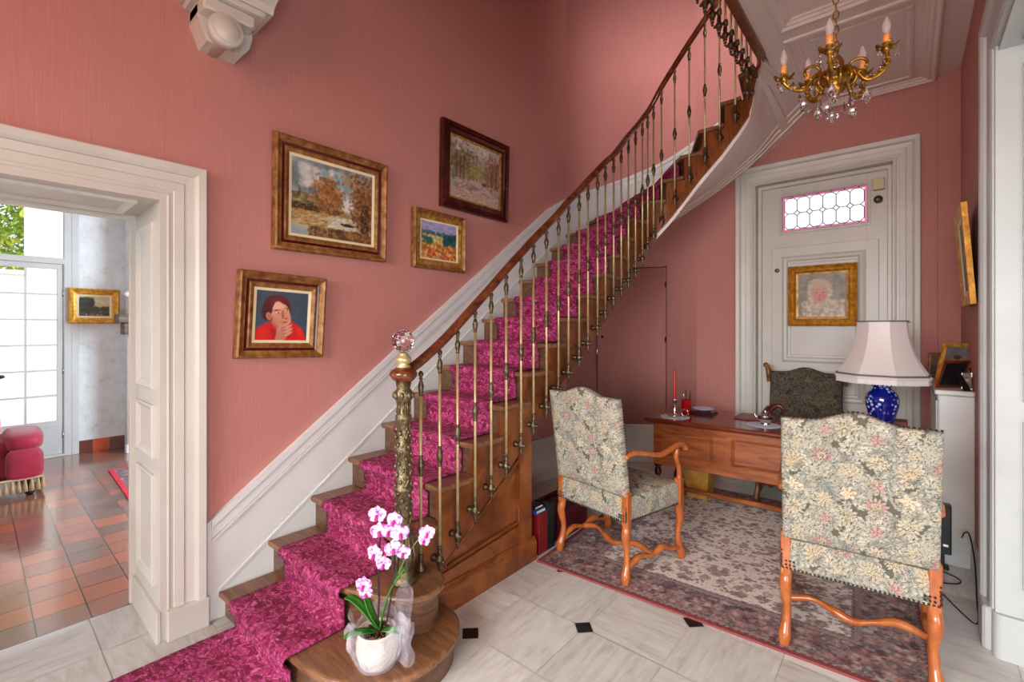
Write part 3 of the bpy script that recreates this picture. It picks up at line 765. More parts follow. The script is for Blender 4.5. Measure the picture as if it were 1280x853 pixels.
# ------------------------------------------------------------------ staircase
Y0N, GO, RISE, Z1 = .824, .2424, .1795, .137
NZ = lambda n: Z1+RISE*(n-1)
S_OUT = {n: Y0N+GO*(n-1) for n in range(1, 14)}; S_OUT.update({14: 4.01, 15: 4.355, 16: 4.73, 17: 5.105, 18: 5.49, 19: 5.84, 20: 6.14, 21: 6.44, 22: 6.70})
S_IN = {n: Y0N+GO*(n-1) for n in range(1, 13)}; S_IN.update({13: 3.66, 14: 3.80, 15: 3.96, 16: 4.117, 17: 4.278, 18: 4.433, 19: 4.613, 20: 4.763, 21: 4.93, 22: 5.10})
def interp(D, t):
    ks = sorted(D); t = max(ks[0], min(ks[-1], t)); k = min(int(t), ks[-1]-1); return D[k]+(D[k+1]-D[k])*(t-k)
def inv(D, s):
    ks = sorted(D)
    if s <= D[ks[0]]: return 1+(s-D[ks[0]])/GO
    for k in ks[:-1]:
        if s <= D[k+1]: return k+(s-D[k])/(D[k+1]-D[k])
    return ks[-1]
def inner(s, off=0.):
    """string face line; off moves towards the open well"""
    L1 = .25*PI/2
    if s < 3.8: return Vector((-1.85+off, s))
    if s < 3.8+L1:
        a = (s-3.8)/.25; r = .25-off; return Vector((-1.6-r*math.cos(a), 3.8+r*math.sin(a)))
    s2 = s-3.8-L1
    if s2 < .50: return Vector((-1.6+s2, 4.05-off))
    L2 = .25*PI/2; r = .25-off; a = (s2-.50)/.25
    if s2 < .50+L2: return Vector((-1.10+r*math.sin(a), 3.80+r*math.cos(a)))
    return Vector((-.85-off, 3.80-(s2-.50-L2)))
ST = thing('staircase', 'winding oak staircase with brass balusters rising along the salmon left wall', 'staircase', (-2.28, .82, 0))
# --- treads and risers
def tread_poly(n):
    so, si = S_OUT[n], S_IN[n]; so2 = interp(S_OUT, n+1)+.03; si2 = interp(S_IN, n+1)+.03
    a = [outer(so+(so2-so)*k/6, .001) for k in range(7)]; b = [inner(si+(si2-si)*k/6, .03) for k in range(7)]
    return [tuple(p) for p in a]+[tuple(p) for p in reversed(b)]
def nosed(mb, poly, z0, z1, e=.012):
    """plate with an eased edge"""
    c = Vector((sum(p[0] for p in poly)/len(poly), sum(p[1] for p in poly)/len(poly)))
    n = len(poly)
    def inset(d):
        out = []
        for i in range(n):
            p, q, r = Vector(poly[i-1]), Vector(poly[i]), Vector(poly[(i+1) % n])
            v = ((q-p).normalized()+(r-q).normalized()); 
            nn = Vector((-v.y, v.x)); 
            if nn.length < 1e-6: nn = c-q
            nn.normalize()
            if nn.dot(c-q) < 0: nn = -nn
            out.append(q+nn*d)
        return out
    rings = [(z0, e*.6), (z0+.008, 0), (z1-.010, 0), (z1-.003, e*.35), (z1, e)]
    vs = []; fs = []
    for z, d in rings:
        for p in inset(d): vs.append((p[0], p[1], z))
    for k in range(len(rings)-1):
        for i in range(n): fs.append((k*n+i, k*n+(i+1) % n, (k+1)*n+(i+1) % n, (k+1)*n+i))
    fs.append(tuple(range(n))); fs.append(tuple(range(4*n, 5*n)))
    mb.add(vs, fs)
CUR1 = [tuple(p)[:2] for p in smooth_pts([(-2.0, .85, 0), (-1.86, .862, 0), (-1.73, .885, 0), (-1.61, .945, 0), (-1.525, 1.03, 0), (-1.475, 1.13, 0), (-1.466, 1.24, 0), (-1.50, 1.37, 0), (-1.572, 1.465, 0), (-1.65, 1.508, 0), (-1.75, 1.52, 0)], 3)]
CUR2 = [tuple(p)[:2] for p in smooth_pts([(-2.0, 1.08, 0), (-1.93, 1.10, 0), (-1.80, 1.155, 0), (-1.70, 1.20, 0), (-1.635, 1.26, 0), (-1.61, 1.34, 0), (-1.635, 1.42, 0), (-1.70, 1.475, 0), (-1.77, 1.49, 0)], 3)]
for n in range(1, 22):
    z = NZ(n); mb = MB()
    if n == 1:
        poly = [(WX+.02, .824)]+CUR1+[(-1.86, 1.50), (-1.86, 1.14), (WX+.02, 1.12)]
    elif n == 2:
        poly = [(WX+.02, 1.066)]+CUR2+[(-1.86, 1.48), (-1.86, 1.36), (WX+.02, 1.36)]
    else: poly = tread_poly(n)
    nosed(mb, poly, z-.032, z)
    mb.build('tread', 'oak_x', ST)
    mb = MB(); zb = NZ(n-1) if n > 1 else 0
    if n <= 2:
        cx, cy = ((-1.76, 1.20), (-1.80, 1.34))[n-1]; y = (.854, 1.096)[n-1]; CU = (CUR1, CUR2)[n-1]
        line = [(WX+.02, y)]
        for px, py in CU:
            q_ = Vector((cx-px, cy-py)); q_ = q_.normalized()*.028 if px > -1.9 else Vector((0, .028)); line.append((px+q_.x, py+q_.y))
        k = len(line); b_ = [(p[0], p[1]) for p in line]
        vs = [(p[0], p[1], zb) for p in b_]+[(p[0], p[1], z-.032) for p in b_]
        vs += [(p[0], p[1]+.012 if i < 3 else p[1], zb) for i, p in enumerate(b_)]
        mb.add(vs[:2*k], [(i, i+1, k+i+1, k+i) for i in range(k-1)])
        # back face so that the riser has thickness
        ins = [((p[0]-cx)*.93+cx, (p[1]-cy)*.93+cy) if i > 2 else (p[0], p[1]+.015) for i, p in enumerate(b_)]
        mb.add([(p[0], p[1], zb) for p in ins]+[(p[0], p[1], z-.032) for p in ins], [(k+i, k+i+1, i+1, i) for i in range(k-1)])
    else:
        a, b = outer(S_OUT[n]+.03, .0), inner(S_IN[n]+.031, -.029); a2, b2 = outer(S_OUT[n]+.048, 0), inner(S_IN[n]+.048, -.029)
        mb.add([(p.x, p.y, zz) for zz in (zb, z-.03) for p in (a, b, b2, a2)], [(0,1,5,4), (1,2,6,5), (2,3,7,6), (3,0,4,7), (4,5,6,7), (3,2,1,0)])
    mb.build('riser', 'oak', ST)
# --- outer string following the well
def zin(n):
    if n <= 20.4: return NZ(n)-.42
    return min(3.50, NZ(20.4)-.42+(n-20.4)*.62)
def zbot(s): return zin(inv(S_IN, s))
mb = MB(); segs = []
for n in range(3, 22):
    s0, s1 = S_IN[n]+.03, interp(S_IN, n+1)+.03
    for k in range(6): segs.append((s0+(s1-s0)*k/6, s0+(s1-s0)*(k+1)/6, NZ(n)-.03))
s = S_IN[22]+.03
while s < 10.9: segs.append((s, s+.4 if s > 5.2 else s+.03, UP-.0)); s = segs[-1][1]
for s0, s1, zt in segs:
    th = .03 if s0 < 5.0 else min(.058, .03+max(0, s0-5.0)*.3)
    th2 = .03 if s1 < 5.0 else min(.058, .03+max(0, s1-5.0)*.3)
    a, b, c, d = inner(s0), inner(s1), inner(s1, -th2), inner(s0, -th)
    z0, z1 = zbot(s0), zbot(s1)
    mb.add([(a.x, a.y, z0), (b.x, b.y, z1), (c.x, c.y, z1), (d.x, d.y, z0), (a.x, a.y, zt), (b.x, b.y, zt), (c.x, c.y, zt), (d.x, d.y, zt)],
           [(0,1,5,4), (2,3,7,6), (0,3,2,1), (4,5,6,7)]+([(3,0,4,7)])+([(1,2,6,5)]))
mb.build('outer_string', 'panel_wood', ST)
# scroll brackets under the tread returns
# --- panelling below the string down to the floor
PX = -1.865
mb = MB()
def znose(y): return Z1+.7405*(y-Y0N)
mb.prism([(1.30, 0), (2.34, 0), (2.34, znose(2.34)-.2), (1.30, znose(1.30)-.2)], PX-.02, PX, 'x')
mb.build('side_panel', 'panel_wood', ST)
mb = MB()
mb.prism([(2.225, 0), (2.345, 0), (2.345, znose(2.345)-.30), (2.225, znose(2.225)-.30)], PX-.045, PX+.022, 'x')
mb.prism([(1.40, .13), (2.25, .13), (2.25, .26), (1.40, .19)], PX-.01, PX+.016, 'x')
mb.prism([(1.36, znose(1.36)-.47), (2.25, znose(2.25)-.47), (2.25, znose(2.25)-.28), (1.36, znose(1.36)-.28)], PX-.01, PX+.016, 'x')
mb.build('panel_framing', 'panel_wood', ST)
mb = MB()
def bead(pts, r=.008): mb.tube([(PX+.016, p[0], p[1]) for p in pts], r, 6, False)
bead([(1.62, .235), (2.22, .285), (2.22, znose(2.22)-.50), (1.62, znose(1.62)-.47), (1.62, .235)], .009)
mb.build('panel_moulding', 'panel_wood', ST)
mb = MB(); mb.prism([(PX-.02, 0), (PX+.040, 0), (PX+.040, .115), (PX+.034, .13), (PX+.028, .135), (PX+.0225, .15), (PX-.02, .15)], 1.40, 2.375, 'y'); mb.build('plinth_board', 'panel_wood', ST)
# --- soffit: pink below the straight flight, white and panelled below the winders
def soffit(n0, n1, steps, fr0, fr1, dz, mat_, name, th=.03):
    mb = MB(); W_ = 6
    def P(i, j, dd):
        n = n0+(n1-n0)*i/steps; a = outer(interp(S_OUT, n), 0); b = inner(interp(S_IN, n), -.02); f = fr0+(fr1-fr0)*j/W_
        z = NZ(n)-.42 if n <= 20 else min(CEIL+.02, NZ(20)-.42+(n-20)*.22)
        z = z+(zin(n)-z)*f
        p = a+(b-a)*f; return (p.x, p.y, z+dd)
    mb.grid(lambda i, j: P(i, j, -dz), steps, W_, True); mb.grid(lambda i, j: P(i, j, -dz+th), steps, W_, True)
    for j in (0, W_): mb.grid(lambda i, k: P(i, j, -dz+th*k), steps, 1, False)
    for i in (0, steps): mb.grid(lambda k, j: P(i, j, -dz+th*k), 1, W_, False)
    return mb.build(name, mat_, ST)
soffit(7.2, 15.7, 34, 0, 1, 0, 'pink', 'soffit')
soffit(15.7, 22, 40, 0, 1, 0, 'ceiling', 'soffit')
for f0, f1, dz in ((.0, .09, .045), (.09, .14, .03), (.14, .20, .014), (.76, .81, .014), (.81, .88, .03), (.88, .995, .045)): soffit(15.7, 21.75, 40, f0, f1, dz, 'ceiling', 'soffit_moulding', .02+dz*.5)
soffit(15.7, 15.95, 2, 0, 1, .03, 'ceiling', 'soffit_moulding', .04); soffit(21.0, 21.25, 2, .05, .95, .03, 'ceiling', 'soffit_moulding', .04)
# --- wall skirt (white string board)
def top_z(s):
    n = inv(S_OUT, s); return NZ(n)+(.405 if n < 13 else max(.25, .405-(n-13)*.035))
def board(s0, s1, n, z_lo, z_hi, off, name, offb=0):
    mb = MB(); vs = []; fs = []
    for i in range(n+1):
        s_ = s0+(s1-s0)*i/n
        for o_, z in ((offb, z_lo(s_)), (off, z_lo(s_)), (off, z_hi(s_)), (offb, z_hi(s_))):
            p = outer(s_, o_); vs.append((p.x, p.y, z))
    for i in range(n):
        for k in range(4): fs.append((i*4+k, i*4+(k+1) % 4, (i+1)*4+(k+1) % 4, (i+1)*4+k))
    fs += [(3,2,1,0), tuple(range(n*4, n*4+4))]; mb.add(vs, fs); return struct(mb, name, 'white')
SE = 6.9
board(.768, SE, 80, lambda s: max(0, top_z(s)-(.78 if inv(S_OUT, s) < 13 else .62)), top_z, .018, 'baseboard_left')
board(.79, SE, 80, lambda s: top_z(s)-.035, lambda s: top_z(s)+.004, .034, 'trim_11')
board(.79, SE, 80, lambda s: top_z(s)-.095, lambda s: top_z(s)-.04, .026, 'trim_12')
board(.79, SE, 80, lambda s: top_z(s)-.113, lambda s: top_z(s)-.10, .030, 'trim_13')
board(.82, 3.9, 40, lambda s: top_z(s)-.405, lambda s: top_z(s)-.39, .024, 'trim_14')
# --- carpet runner
def carpet():
    rows = []
    def row(n, ds, z): rows.append((n, ds, z))
    mb = MB(); NW = 14; pts = []
    for y in [-.9+i*.16 for i in range(11)]: pts.append([( -2.545+.61*j/NW, y, .012) for j in range(NW+1)])
    for n in range(1, 18):
        zb = (NZ(n-1) if n > 1 else 0)+.010; z = NZ(n)
        for ds, zz in ((.018, zb), (.016, z-.05), (.006, z-.042), (-.010, z-.030), (-.014, z-.012), (-.008, z+.004), (.006, z+.010), (.05, z+.010), (.12, z+.010), (.18, z+.010)):
            so, si = S_OUT[n]+ds, S_IN[n]+ds
            if ds > .02:
                so = S_OUT[n]+(S_OUT[n+1]-S_OUT[n])*ds/GO; si = S_IN[n]+(S_IN[n+1]-S_IN[n])*ds/GO
            a, b = outer(so), inner(si)
            f0, f1 = .205, .905
            if n <= 2: a, b = Vector((WX, S_OUT[n]+ds+.008*(n == 1))), Vector((-1.85, S_OUT[n]+ds+.008))
            pts.append([((a+(b-a)*(f0+(f1-f0)*j/NW)).x, (a+(b-a)*(f0+(f1-f0)*j/NW)).y, zz) for j in range(NW+1)])
    m_ = len(pts)-1
    mb.grid(lambda i, j: pts[j][i], NW, m_, True)
    o = mb.build('stair_runner', 'magenta_carpet')
    md = o.modifiers.new('thick', 'SOLIDIFY'); md.thickness = .008; md.offset = 0
    me = o.data; ul = me.uv_layers.new(name='u')
    L = [0]
    for k in range(m_): L.append(L[-1]+(Vector(pts[k+1][7])-Vector(pts[k][7])).length)
    for lp in me.loops:
        vi = lp.vertex_index; j, i = divmod(vi, NW+1); ul.data[lp.index].uv = (i/NW*.62, L[j])
    tag(o, 'magenta floral carpet runner laid down the stairs and onto the stone floor', 'carpet'); return o
m = mat('magenta_carpet', (170,40,100), .95); M['magenta_carpet'] = m
u = nd(m, 'ShaderNodeUVMap'); u.uv_map = 'u'
nzz = nd(m, 'ShaderNodeTexNoise'); nzz.inputs['Scale'].default_value = 14; nzz.inputs['Detail'].default_value = 2; lk(m, u.outputs[0], nzz.inputs['Vector'])
ad = nd(m, 'ShaderNodeMix'); ad.data_type = 'RGBA'; ad.blend_type = 'LINEAR_LIGHT'; ad.inputs[0].default_value = .05; lk(m, u.outputs[0], ad.inputs[6]); lk(m, nzz.outputs['Color'], ad.inputs[7])
mp = nd(m, 'ShaderNodeMapping'); mp.inputs['Rotation'].default_value = (0, 0, .7); mp.inputs['Scale'].default_value = (1, 1.9, 1); lk(m, ad.outputs[2], mp.inputs[0])
vo = nd(m, 'ShaderNodeTexVoronoi'); vo.inputs['Scale'].default_value = 38; vo.feature = 'DISTANCE_TO_EDGE'; lk(m, mp.outputs[0], vo.inputs['Vector'])
vo2 = nd(m, 'ShaderNodeTexVoronoi'); vo2.inputs['Scale'].default_value = 38; lk(m, mp.outputs[0], vo2.inputs['Vector'])
sp = nd(m, 'ShaderNodeSeparateColor'); lk(m, vo2.outputs['Color'], sp.inputs[0])
cc = ramp(m, sp.outputs[0], [(0, (124,14,66)), (.25, (150,26,86)), (.5, (194,76,130)), (.8, (182,70,134)), (1, (212,110,154))])
ee = ramp(m, vo.outputs['Distance'], [(.0, (160,60,100)), (.08, (190,110,140)), (.2, (255,255,255))])
mx = nd(m, 'ShaderNodeMix'); mx.data_type = 'RGBA'; mx.blend_type = 'MULTIPLY'; mx.inputs[0].default_value = .8; lk(m, cc, mx.inputs[6]); lk(m, ee, mx.inputs[7])
lk(m, mx.outputs[2], bsdf(m).inputs['Base Color'])
fz = noise(m, coords(m), 500, 2); bump(m, fz, .5, .004)
carpet()

# --- balusters (arc position, top under the rail, drop tip)
BAL = [(1.418,1.290,None),(1.538,1.391,.251),(1.660,1.487,.335),(1.790,1.596,.425),(1.918,1.703,.515),(2.048,1.815,.612),(2.186,1.929,.709),(2.310,2.032,.812),(2.448,2.141,.912),(2.586,2.250,1.020),
       (2.708,2.357,1.117),(2.846,2.463,1.215),(2.966,2.564,1.315),(3.106,2.676,1.430),(3.226,2.773,1.55),(3.360,2.868,1.67),(3.490,2.985,1.755),(3.620,3.105,1.835),(3.754,3.218,1.930),(3.868,3.328,2.047),
       (3.926,3.401,2.161),(3.980,3.488,2.272),(4.048,3.614,2.398),(4.164,3.768,2.570),(4.290,3.918,2.737),(4.420,4.062,2.872),(4.538,4.185,3.009),(4.660,4.300,3.150),(4.780,4.40,3.270)]
def bpath(s):
    if s < 3.8: return Vector((-1.80, s))
    L = .2*PI/2
    if s < 3.8+L: a = (s-3.8)/.2; return Vector((-1.6-.2*math.cos(a), 3.8+.2*math.sin(a)))
    s2 = s-3.8-L
    if s2 < .50: return Vector((-1.6+s2, 4.0))
    a = (s2-.50)/.20
    if a < PI/2: return Vector((-1.10+.20*math.sin(a), 3.80+.20*math.cos(a)))
    return Vector((-.90, 3.80-(s2-.50-.20*PI/2)))
s = 4.90
while s < 8.2: BAL.append((s, 4.47, 3.33)); s += .13
def bal_dir(s):
    a, b = bpath(s-.01), bpath(s+.01); t = (b-a).normalized(); return Vector((-t.y, t.x))   # towards the string
for s, zt, zb in BAL:
    p = bpath(s); c = (p.x, p.y, 0); mb = MB(); foot = zb is None
    if foot: zb = NZ(2)
    zm = zt-(zt-zb)*.475
    mb.lathe([(.0075, zb+.03), (.0075, zt-.10)], c, 8)
    rod = mb.build('baluster', 'brass', ST)
    mb = MB()
    mb.lathe([(.004, zt), (.010, zt-.006), (.0135, zt-.016), (.010, zt-.027), (.006, zt-.031), (.0115, zt-.037), (.006, zt-.043), (.009, zt-.052), (.0155, zt-.075), (.013, zt-.095), (.0085, zt-.112), (.012, zt-.116), (.0085, zt-.122)], c, 10)
    mb.build('finial', 'bronze', rod)
    mb = MB()
    mb.lathe([(.0085, zm+.052), (.0125, zm+.048), (.009, zm+.042), (.0145, zm+.022), (.018, zm+.006), (.0185, zm), (.018, zm-.006), (.0145, zm-.022), (.009, zm-.042), (.0125, zm-.048), (.0085, zm-.052)], c, 10)
    mb.build('collar', 'bronze', rod)
    mb = MB()
    if foot:
        mb.lathe([(.024, zb), (.024, zb+.012), (.013, zb+.02), (.017, zb+.04), (.010, zb+.062), (.014, zb+.075), (.009, zb+.085)], c, 12)
    else:
        zk = zb+.07
        mb.lathe([(.003, zb), (.009, zb+.006), (.005, zb+.014), (.012, zb+.022), (.006, zb+.031), (.015, zb+.04), (.010, zb+.047), (.020, zb+.058), (.0215, zk), (.020, zk+.012), (.010, zk+.022), (.014, zk+.032), (.013, zk+.045), (.009, zk+.062), (.013, zk+.068), (.0085, zk+.076)], c, 10)
        d = bal_dir(s); d = Vector((d.x, d.y, 0)); q = Vector((p.x, p.y, zk))
        mb.tube([q, q+d*.022, q+d*.03, q+d*.036, q+d*.05], [.008, .008, .014, .019, .021], 10)
        mb.tube([q, q-d*.022, q-d*.030, q-d*.034], [.012, .010, .009, .002], 8)
    mb.build('bracket', 'bronze', rod)
# --- handrail
hp = [(1.318, 1.262), (1.40, 1.30)]+[(s, zt) for s, zt, _ in BAL if 1.5 < s < 4.75]+[(4.86, 4.44), (5.0, 4.47), (5.6, 4.47), (8.2, 4.47)]
path = [Vector((bpath(s).x, bpath(s).y, z+.026)) for s, z in hp]
path = smooth_pts(path, 4)
prof = []
for k in range(14):
    a = 2*PI*k/14; prof.append((.027*math.cos(a), .026*math.sin(a)*(1.0 if math.sin(a) > 0 else .8)))
def hframe(i):
    a, b = path[max(0, i-1)], path[min(len(path)-1, i+1)]; t = (b-a).normalized(); A = Vector((t.y, -t.x, 0)).normalized(); return A, A.cross(t).normalized()*1.0
mb = MB(); mb.sweep(path, prof, smooth=True, frame=hframe); mb.build('handrail', 'rail_wood', ST)
# --- newel post
NX, NY = -1.785, 1.305
nw = MB(); c = (NX, NY, 0); z0 = NZ(2)
nw.lathe([(.058, z0), (.058, z0+.015), (.044, z0+.022), (.049, z0+.045), (.040, z0+.06), (.046, z0+.09), (.050, z0+.13), (.046, z0+.18), (.040, z0+.22), (.046, z0+.235), (.036, z0+.245), (.034, z0+.26),
          (.036, z0+.42), (.045, z0+.43), (.045, z0+.44), (.034, z0+.45), (.031, z0+.60), (.037, z0+.61), (.037, z0+.625), (.030, z0+.635), (.028, z0+.74), (.038, z0+.755), (.038, z0+.775), (.030, z0+.785), (.030, z0+.84), (.040, z0+.85), (.040, z0+.89), (.030, z0+.90), (.036, z0+.93)], c, 20)
M['newel'] = tex_mat('ornate_bronze', [(.3, (74,62,46)), (.5, (124,108,80)), (.65, (104,98,76)), (.8, (168,150,112))], scale=(1,1,1), ns=55, rough=.36, metal=.75, bmp=.6)
npost = nw.build('newel_post', 'newel', ST)
# raised twining ornament and flutes
mb = MB()
for ph in (0, PI):
    pts = []
    for k in range(60):
        t = k/59; a = ph+t*7; r = .037-.006*t; pts.append((NX+r*math.cos(a), NY+r*math.sin(a), z0+.26+t*.48))
    mb.tube(pts, .0042, 5)
for k in range(70):
    a = k*2.4; t = k/70; r = .040-.006*t; q = (NX+r*math.cos(a), NY+r*math.sin(a), z0+.27+t*.46); mb.sphere(q, .008, 6, 4, (1, 1, 1.5))
for k in range(10):
    a = 2*PI*k/10; mb.tube([(NX+.041*math.cos(a), NY+.041*math.sin(a), z0+.06), (NX+.052*math.cos(a), NY+.052*math.sin(a), z0+.13), (NX+.041*math.cos(a), NY+.041*math.sin(a), z0+.22)], [.004, .010, .004], 6)
    mb.tube([(NX+.031*math.cos(a), NY+.031*math.sin(a), z0+.79), (NX+.031*math.cos(a), NY+.031*math.sin(a), z0+.84)], .005, 5)
for k in range(8):
    a = 2*PI*k/8; mb.sphere((NX+.042*math.cos(a), NY+.042*math.sin(a), z0+.87), .011, 6, 4, (1, 1, 1.5))
mb.build('relief_ornament', 'newel', npost)
mb = MB(); zc = z0+.93
mb.lathe([(.034, zc), (.050, zc+.012), (.062, zc+.028), (.064, zc+.042), (.056, zc+.056), (.040, zc+.066), (.030, zc+.07)], c, 24); mb.build('wooden_cap', 'rail_wood', npost)
mb = MB(); mb.lathe([(.032, zc+.068), (.034, zc+.076), (.024, zc+.084), (.034, zc+.094), (.037, zc+.106), (.033, zc+.118), (.022, zc+.126), (.024, zc+.132), (.016, zc+.138)], c, 20); mb.build('brass_collar', 'brass', npost)
mb = MB(); zg = zc+.192; vs = []; fs = []; R_ = .054
mb.lathe([(.018, zc+.13), (.015, zc+.142), (.02, zc+.15)], c, 10, smooth=False)
nseg, mseg = 12, 8
mb.sphere((NX, NY, zg), R_, nseg, mseg, smooth=False)
mb.build('crystal_ball', 'crystal', npost)
# ------------------------------------------------------------------ painted canvases
def canvas(name, pic, W, H, parent, place, res=.006, m='oil_paint'):
    nx, ny = max(8, int(W/res)), max(8, int(H/res)); mb = MB()
    mb.grid(lambda i, j: place(W*i/nx, H*j/ny, 0), nx, ny, False)
    o = mb.build(name, m, parent); A = pic.lin()
    ii, jj = np.meshgrid(np.arange(nx+1), np.arange(ny+1)); px = (ii/nx*(pic.w-1)).astype(int); py = ((1-jj/ny)*(pic.h-1)).astype(int)
    set_cols(o, A[py, px].reshape(-1, 3)); return o
M['oil_paint'] = attr_mat('oil_paint', .45, .3, 120)
def river():
    p = Pic(240, 200, (150,160,164)); R = random.Random(4)
    p.dabs(500, 0, 1, 0, .42, [(96,116,128), (130,150,160), (176,182,178), (110,104,96)], (.02, .07), .35, R)
    p.dabs(160, .1, .6, .08, .35, [(206,204,196), (190,194,196), (224,216,206)], (.02, .06), .4, R)
    p.dabs(60, .35, .9, .1, .3, [(100,150,172), (120,160,176)], (.02, .06), .4, R)
    p.ell(.68, .5, .14, .10, (214,214,206), 0, .8)
    p.ell(.35, .72, .5, .12, (150,120,70), 0, .4); p.ell(.45, .80, .5, .1, (196,186,150), 0, .6, .8)
    p.dabs(420, 0, .6, .44, .62, [(92,74,40), (120,100,52), (70,60,36), (150,124,70), (190,160,110)], (.012, .035), .6, R, .5)
    p.dabs(130, 0, .55, .58, .66, [(50,38,26), (70,50,30)], (.01, .03), .7, R, .4)
    p.poly([(.07, .50), (.085, .33), (.1, .50)], (84,78,60))
    p.cloud(900, .42, .42, .17, .24, [(150,92,46), (176,116,60), (120,74,40), (192,140,88), (100,66,40)], (.008, .022), .5, R)
    p.cloud(260, .72, .14, .16, .10, [(176,130,90), (160,120,84), (190,160,120)], (.008, .02), .4, R)
    p.cloud(1500, .90, .48, .17, .44, [(128,78,38), (160,104,56), (96,58,32), (184,130,76), (72,46,28)], (.008, .024), .5, R)
    p.dabs(120, .84, .95, .45, .9, [(56,36,24), (44,30,22)], (.008, .02), .5, R)
    p.dabs(260, 0, .45, .66, .86, [(170,130,60), (196,160,90), (120,84,40), (210,196,160), (150,100,40)], (.012, .035), .45, R, .4)
    p.dabs(160, .42, .78, .68, .84, [(214,212,204), (190,184,170), (226,220,206)], (.01, .03), .5, R, .4)
    p.ell(.66, .775, .085, .018, (44,44,42), .05, .3); p.ell(.62, .73, .02, .03, (206,206,200), 0, .5)
    p.dabs(500, .2, 1, .86, 1, [(96,62,30), (140,92,46), (70,48,28), (170,120,64)], (.01, .025), .6, R)
    p.rand(5); return p
def portrait():
    p = Pic(200, 200, (60,76,92)); R = random.Random(5)
    p.dabs(200, 0, 1, 0, 1, [(66,82,98), (52,66,82), (74,84,98)], (.04, .1), .2, R)
    # red jersey
    p.poly([(0, 1), (0, .82), (.06, .73), (.22, .63), (.34, .60), (.5, .74), (.66, .58), (.8, .66), (.9, .78), (.97, .92), (1, 1)], (206,22,20))
    p.ell(.12, .9, .10, .16, (226,40,30), .3, .6, .6); p.ell(.86, .84, .07, .14, (232,44,34), -.4, .6, .6); p.ell(.36, .88, .05, .14, (150,12,16), -.4, .8, .6)
    # neck
    p.poly([(.30, .52), (.30, .66), (.44, .80), (.50, .82), (.58, .60)], (196,128,104)); p.ell(.37, .66, .05, .12, (164,96,78), -.3, .8, .7)
    # hair and head
    p.ell(.385, .335, .265, .265, (92,26,30), -.35, .10); p.ell(.2, .43, .10, .16, (74,22,26), 0, .2); p.ell(.40, .17, .17, .05, (116,38,36), -.2, .8, .7)
    p.ell(.455, .455, .178, .262, (218,152,124), -.30, .08); p.ell(.53, .53, .125, .17, (212,144,116), -.35, .15); p.ell(.41, .29, .12, .08, (238,180,152), -.2, .5, .8)
    p.poly([(.255, .36), (.30, .24), (.345, .22), (.30, .34), (.285, .47)], (84,26,28)); p.ell(.50, .215, .08, .03, (92,28,30), .45, .5)
    p.ell(.235, .51, .045, .08, (208,136,108), -.2, .2); p.ell(.235, .51, .022, .05, (170,96,78), -.2, .4)
    # brows, eyes, nose, mouth
    p.ell(.385, .385, .06, .012, (74,34,28), -.2, .5); p.ell(.575, .335, .045, .012, (74,34,28), -.1, .5)
    p.ell(.40, .425, .035, .018, (236,220,208), -.15, .3); p.ell(.41, .425, .016, .018, (50,30,26), 0, .3)
    p.ell(.575, .375, .03, .016, (236,220,208), -.15, .3); p.ell(.58, .375, .014, .016, (50,30,26), 0, .3)
    p.ell(.40, .445, .05, .014, (178,106,86), -.2, .8, .6)
    p.poly([(.50, .37), (.60, .53), (.58, .56), (.49, .54)], (206,136,108)); p.poly([(.485, .38), (.505, .39), (.53, .54), (.49, .55)], (160,92,74)); p.ell(.565, .55, .035, .014, (150,80,66), -.2, .6)
    p.ell(.545, .62, .055, .018, (160,58,56), -.25, .4); p.ell(.34, .58, .06, .1, (186,116,94), -.5, .9, .6); p.ell(.46, .63, .07, .06, (200,130,104), -.4, .6, .7)
    # hand at the chin: palm and four bent fingers
    p.poly([(.36, 1), (.40, .80), (.50, .72), (.62, .80), (.60, .92), (.54, 1)], (188,124,100))
    for k, (x0, y0, x1, y1) in enumerate([(.50, .72, .66, .60), (.52, .78, .70, .66), (.54, .84, .70, .74), (.56, .90, .68, .82)]):
        an = math.atan2(y1-y0, x1-x0); p.ell((x0+x1)/2, (y0+y1)/2+.012, .10, .034, (140,84,68), an, .3); p.ell((x0+x1)/2, (y0+y1)/2, .10, .028, (214,150,124), an, .3)
    p.ell(.44, .76, .03, .08, (206,142,116), .5, .4)
    p.rand(3); return p
def village():
    p = Pic(160, 130, (150,150,196)); R = random.Random(6)
    p.dabs(200, 0, 1, 0, .3, [(160,160,204), (140,140,190), (190,186,214), (172,160,196)], (.03, .08), .5, R, .5)
    p.dabs(240, 0, 1, .26, .45, [(44,84,100), (60,100,112), (92,120,110), (70,96,140)], (.02, .05), .7, R)
    p.dabs(260, .05, .6, .36, .62, [(206,196,96), (226,206,120), (240,220,190), (120,140,70), (216,150,80)], (.015, .04), .7, R)
    p.dabs(160, .62, .95, .3, .66, [(24,84,84), (40,104,96), (20,60,70)], (.02, .05), .7, R); p.dabs(90, .05, .3, .42, .66, [(28,90,84), (60,110,80)], (.02, .04), .7, R)
    p.dabs(520, 0, 1, .6, 1, [(226,150,40), (240,180,60), (200,80,40), (190,50,50), (236,206,110), (170,110,50), (120,110,60)], (.015, .045), .75, R)
    return p
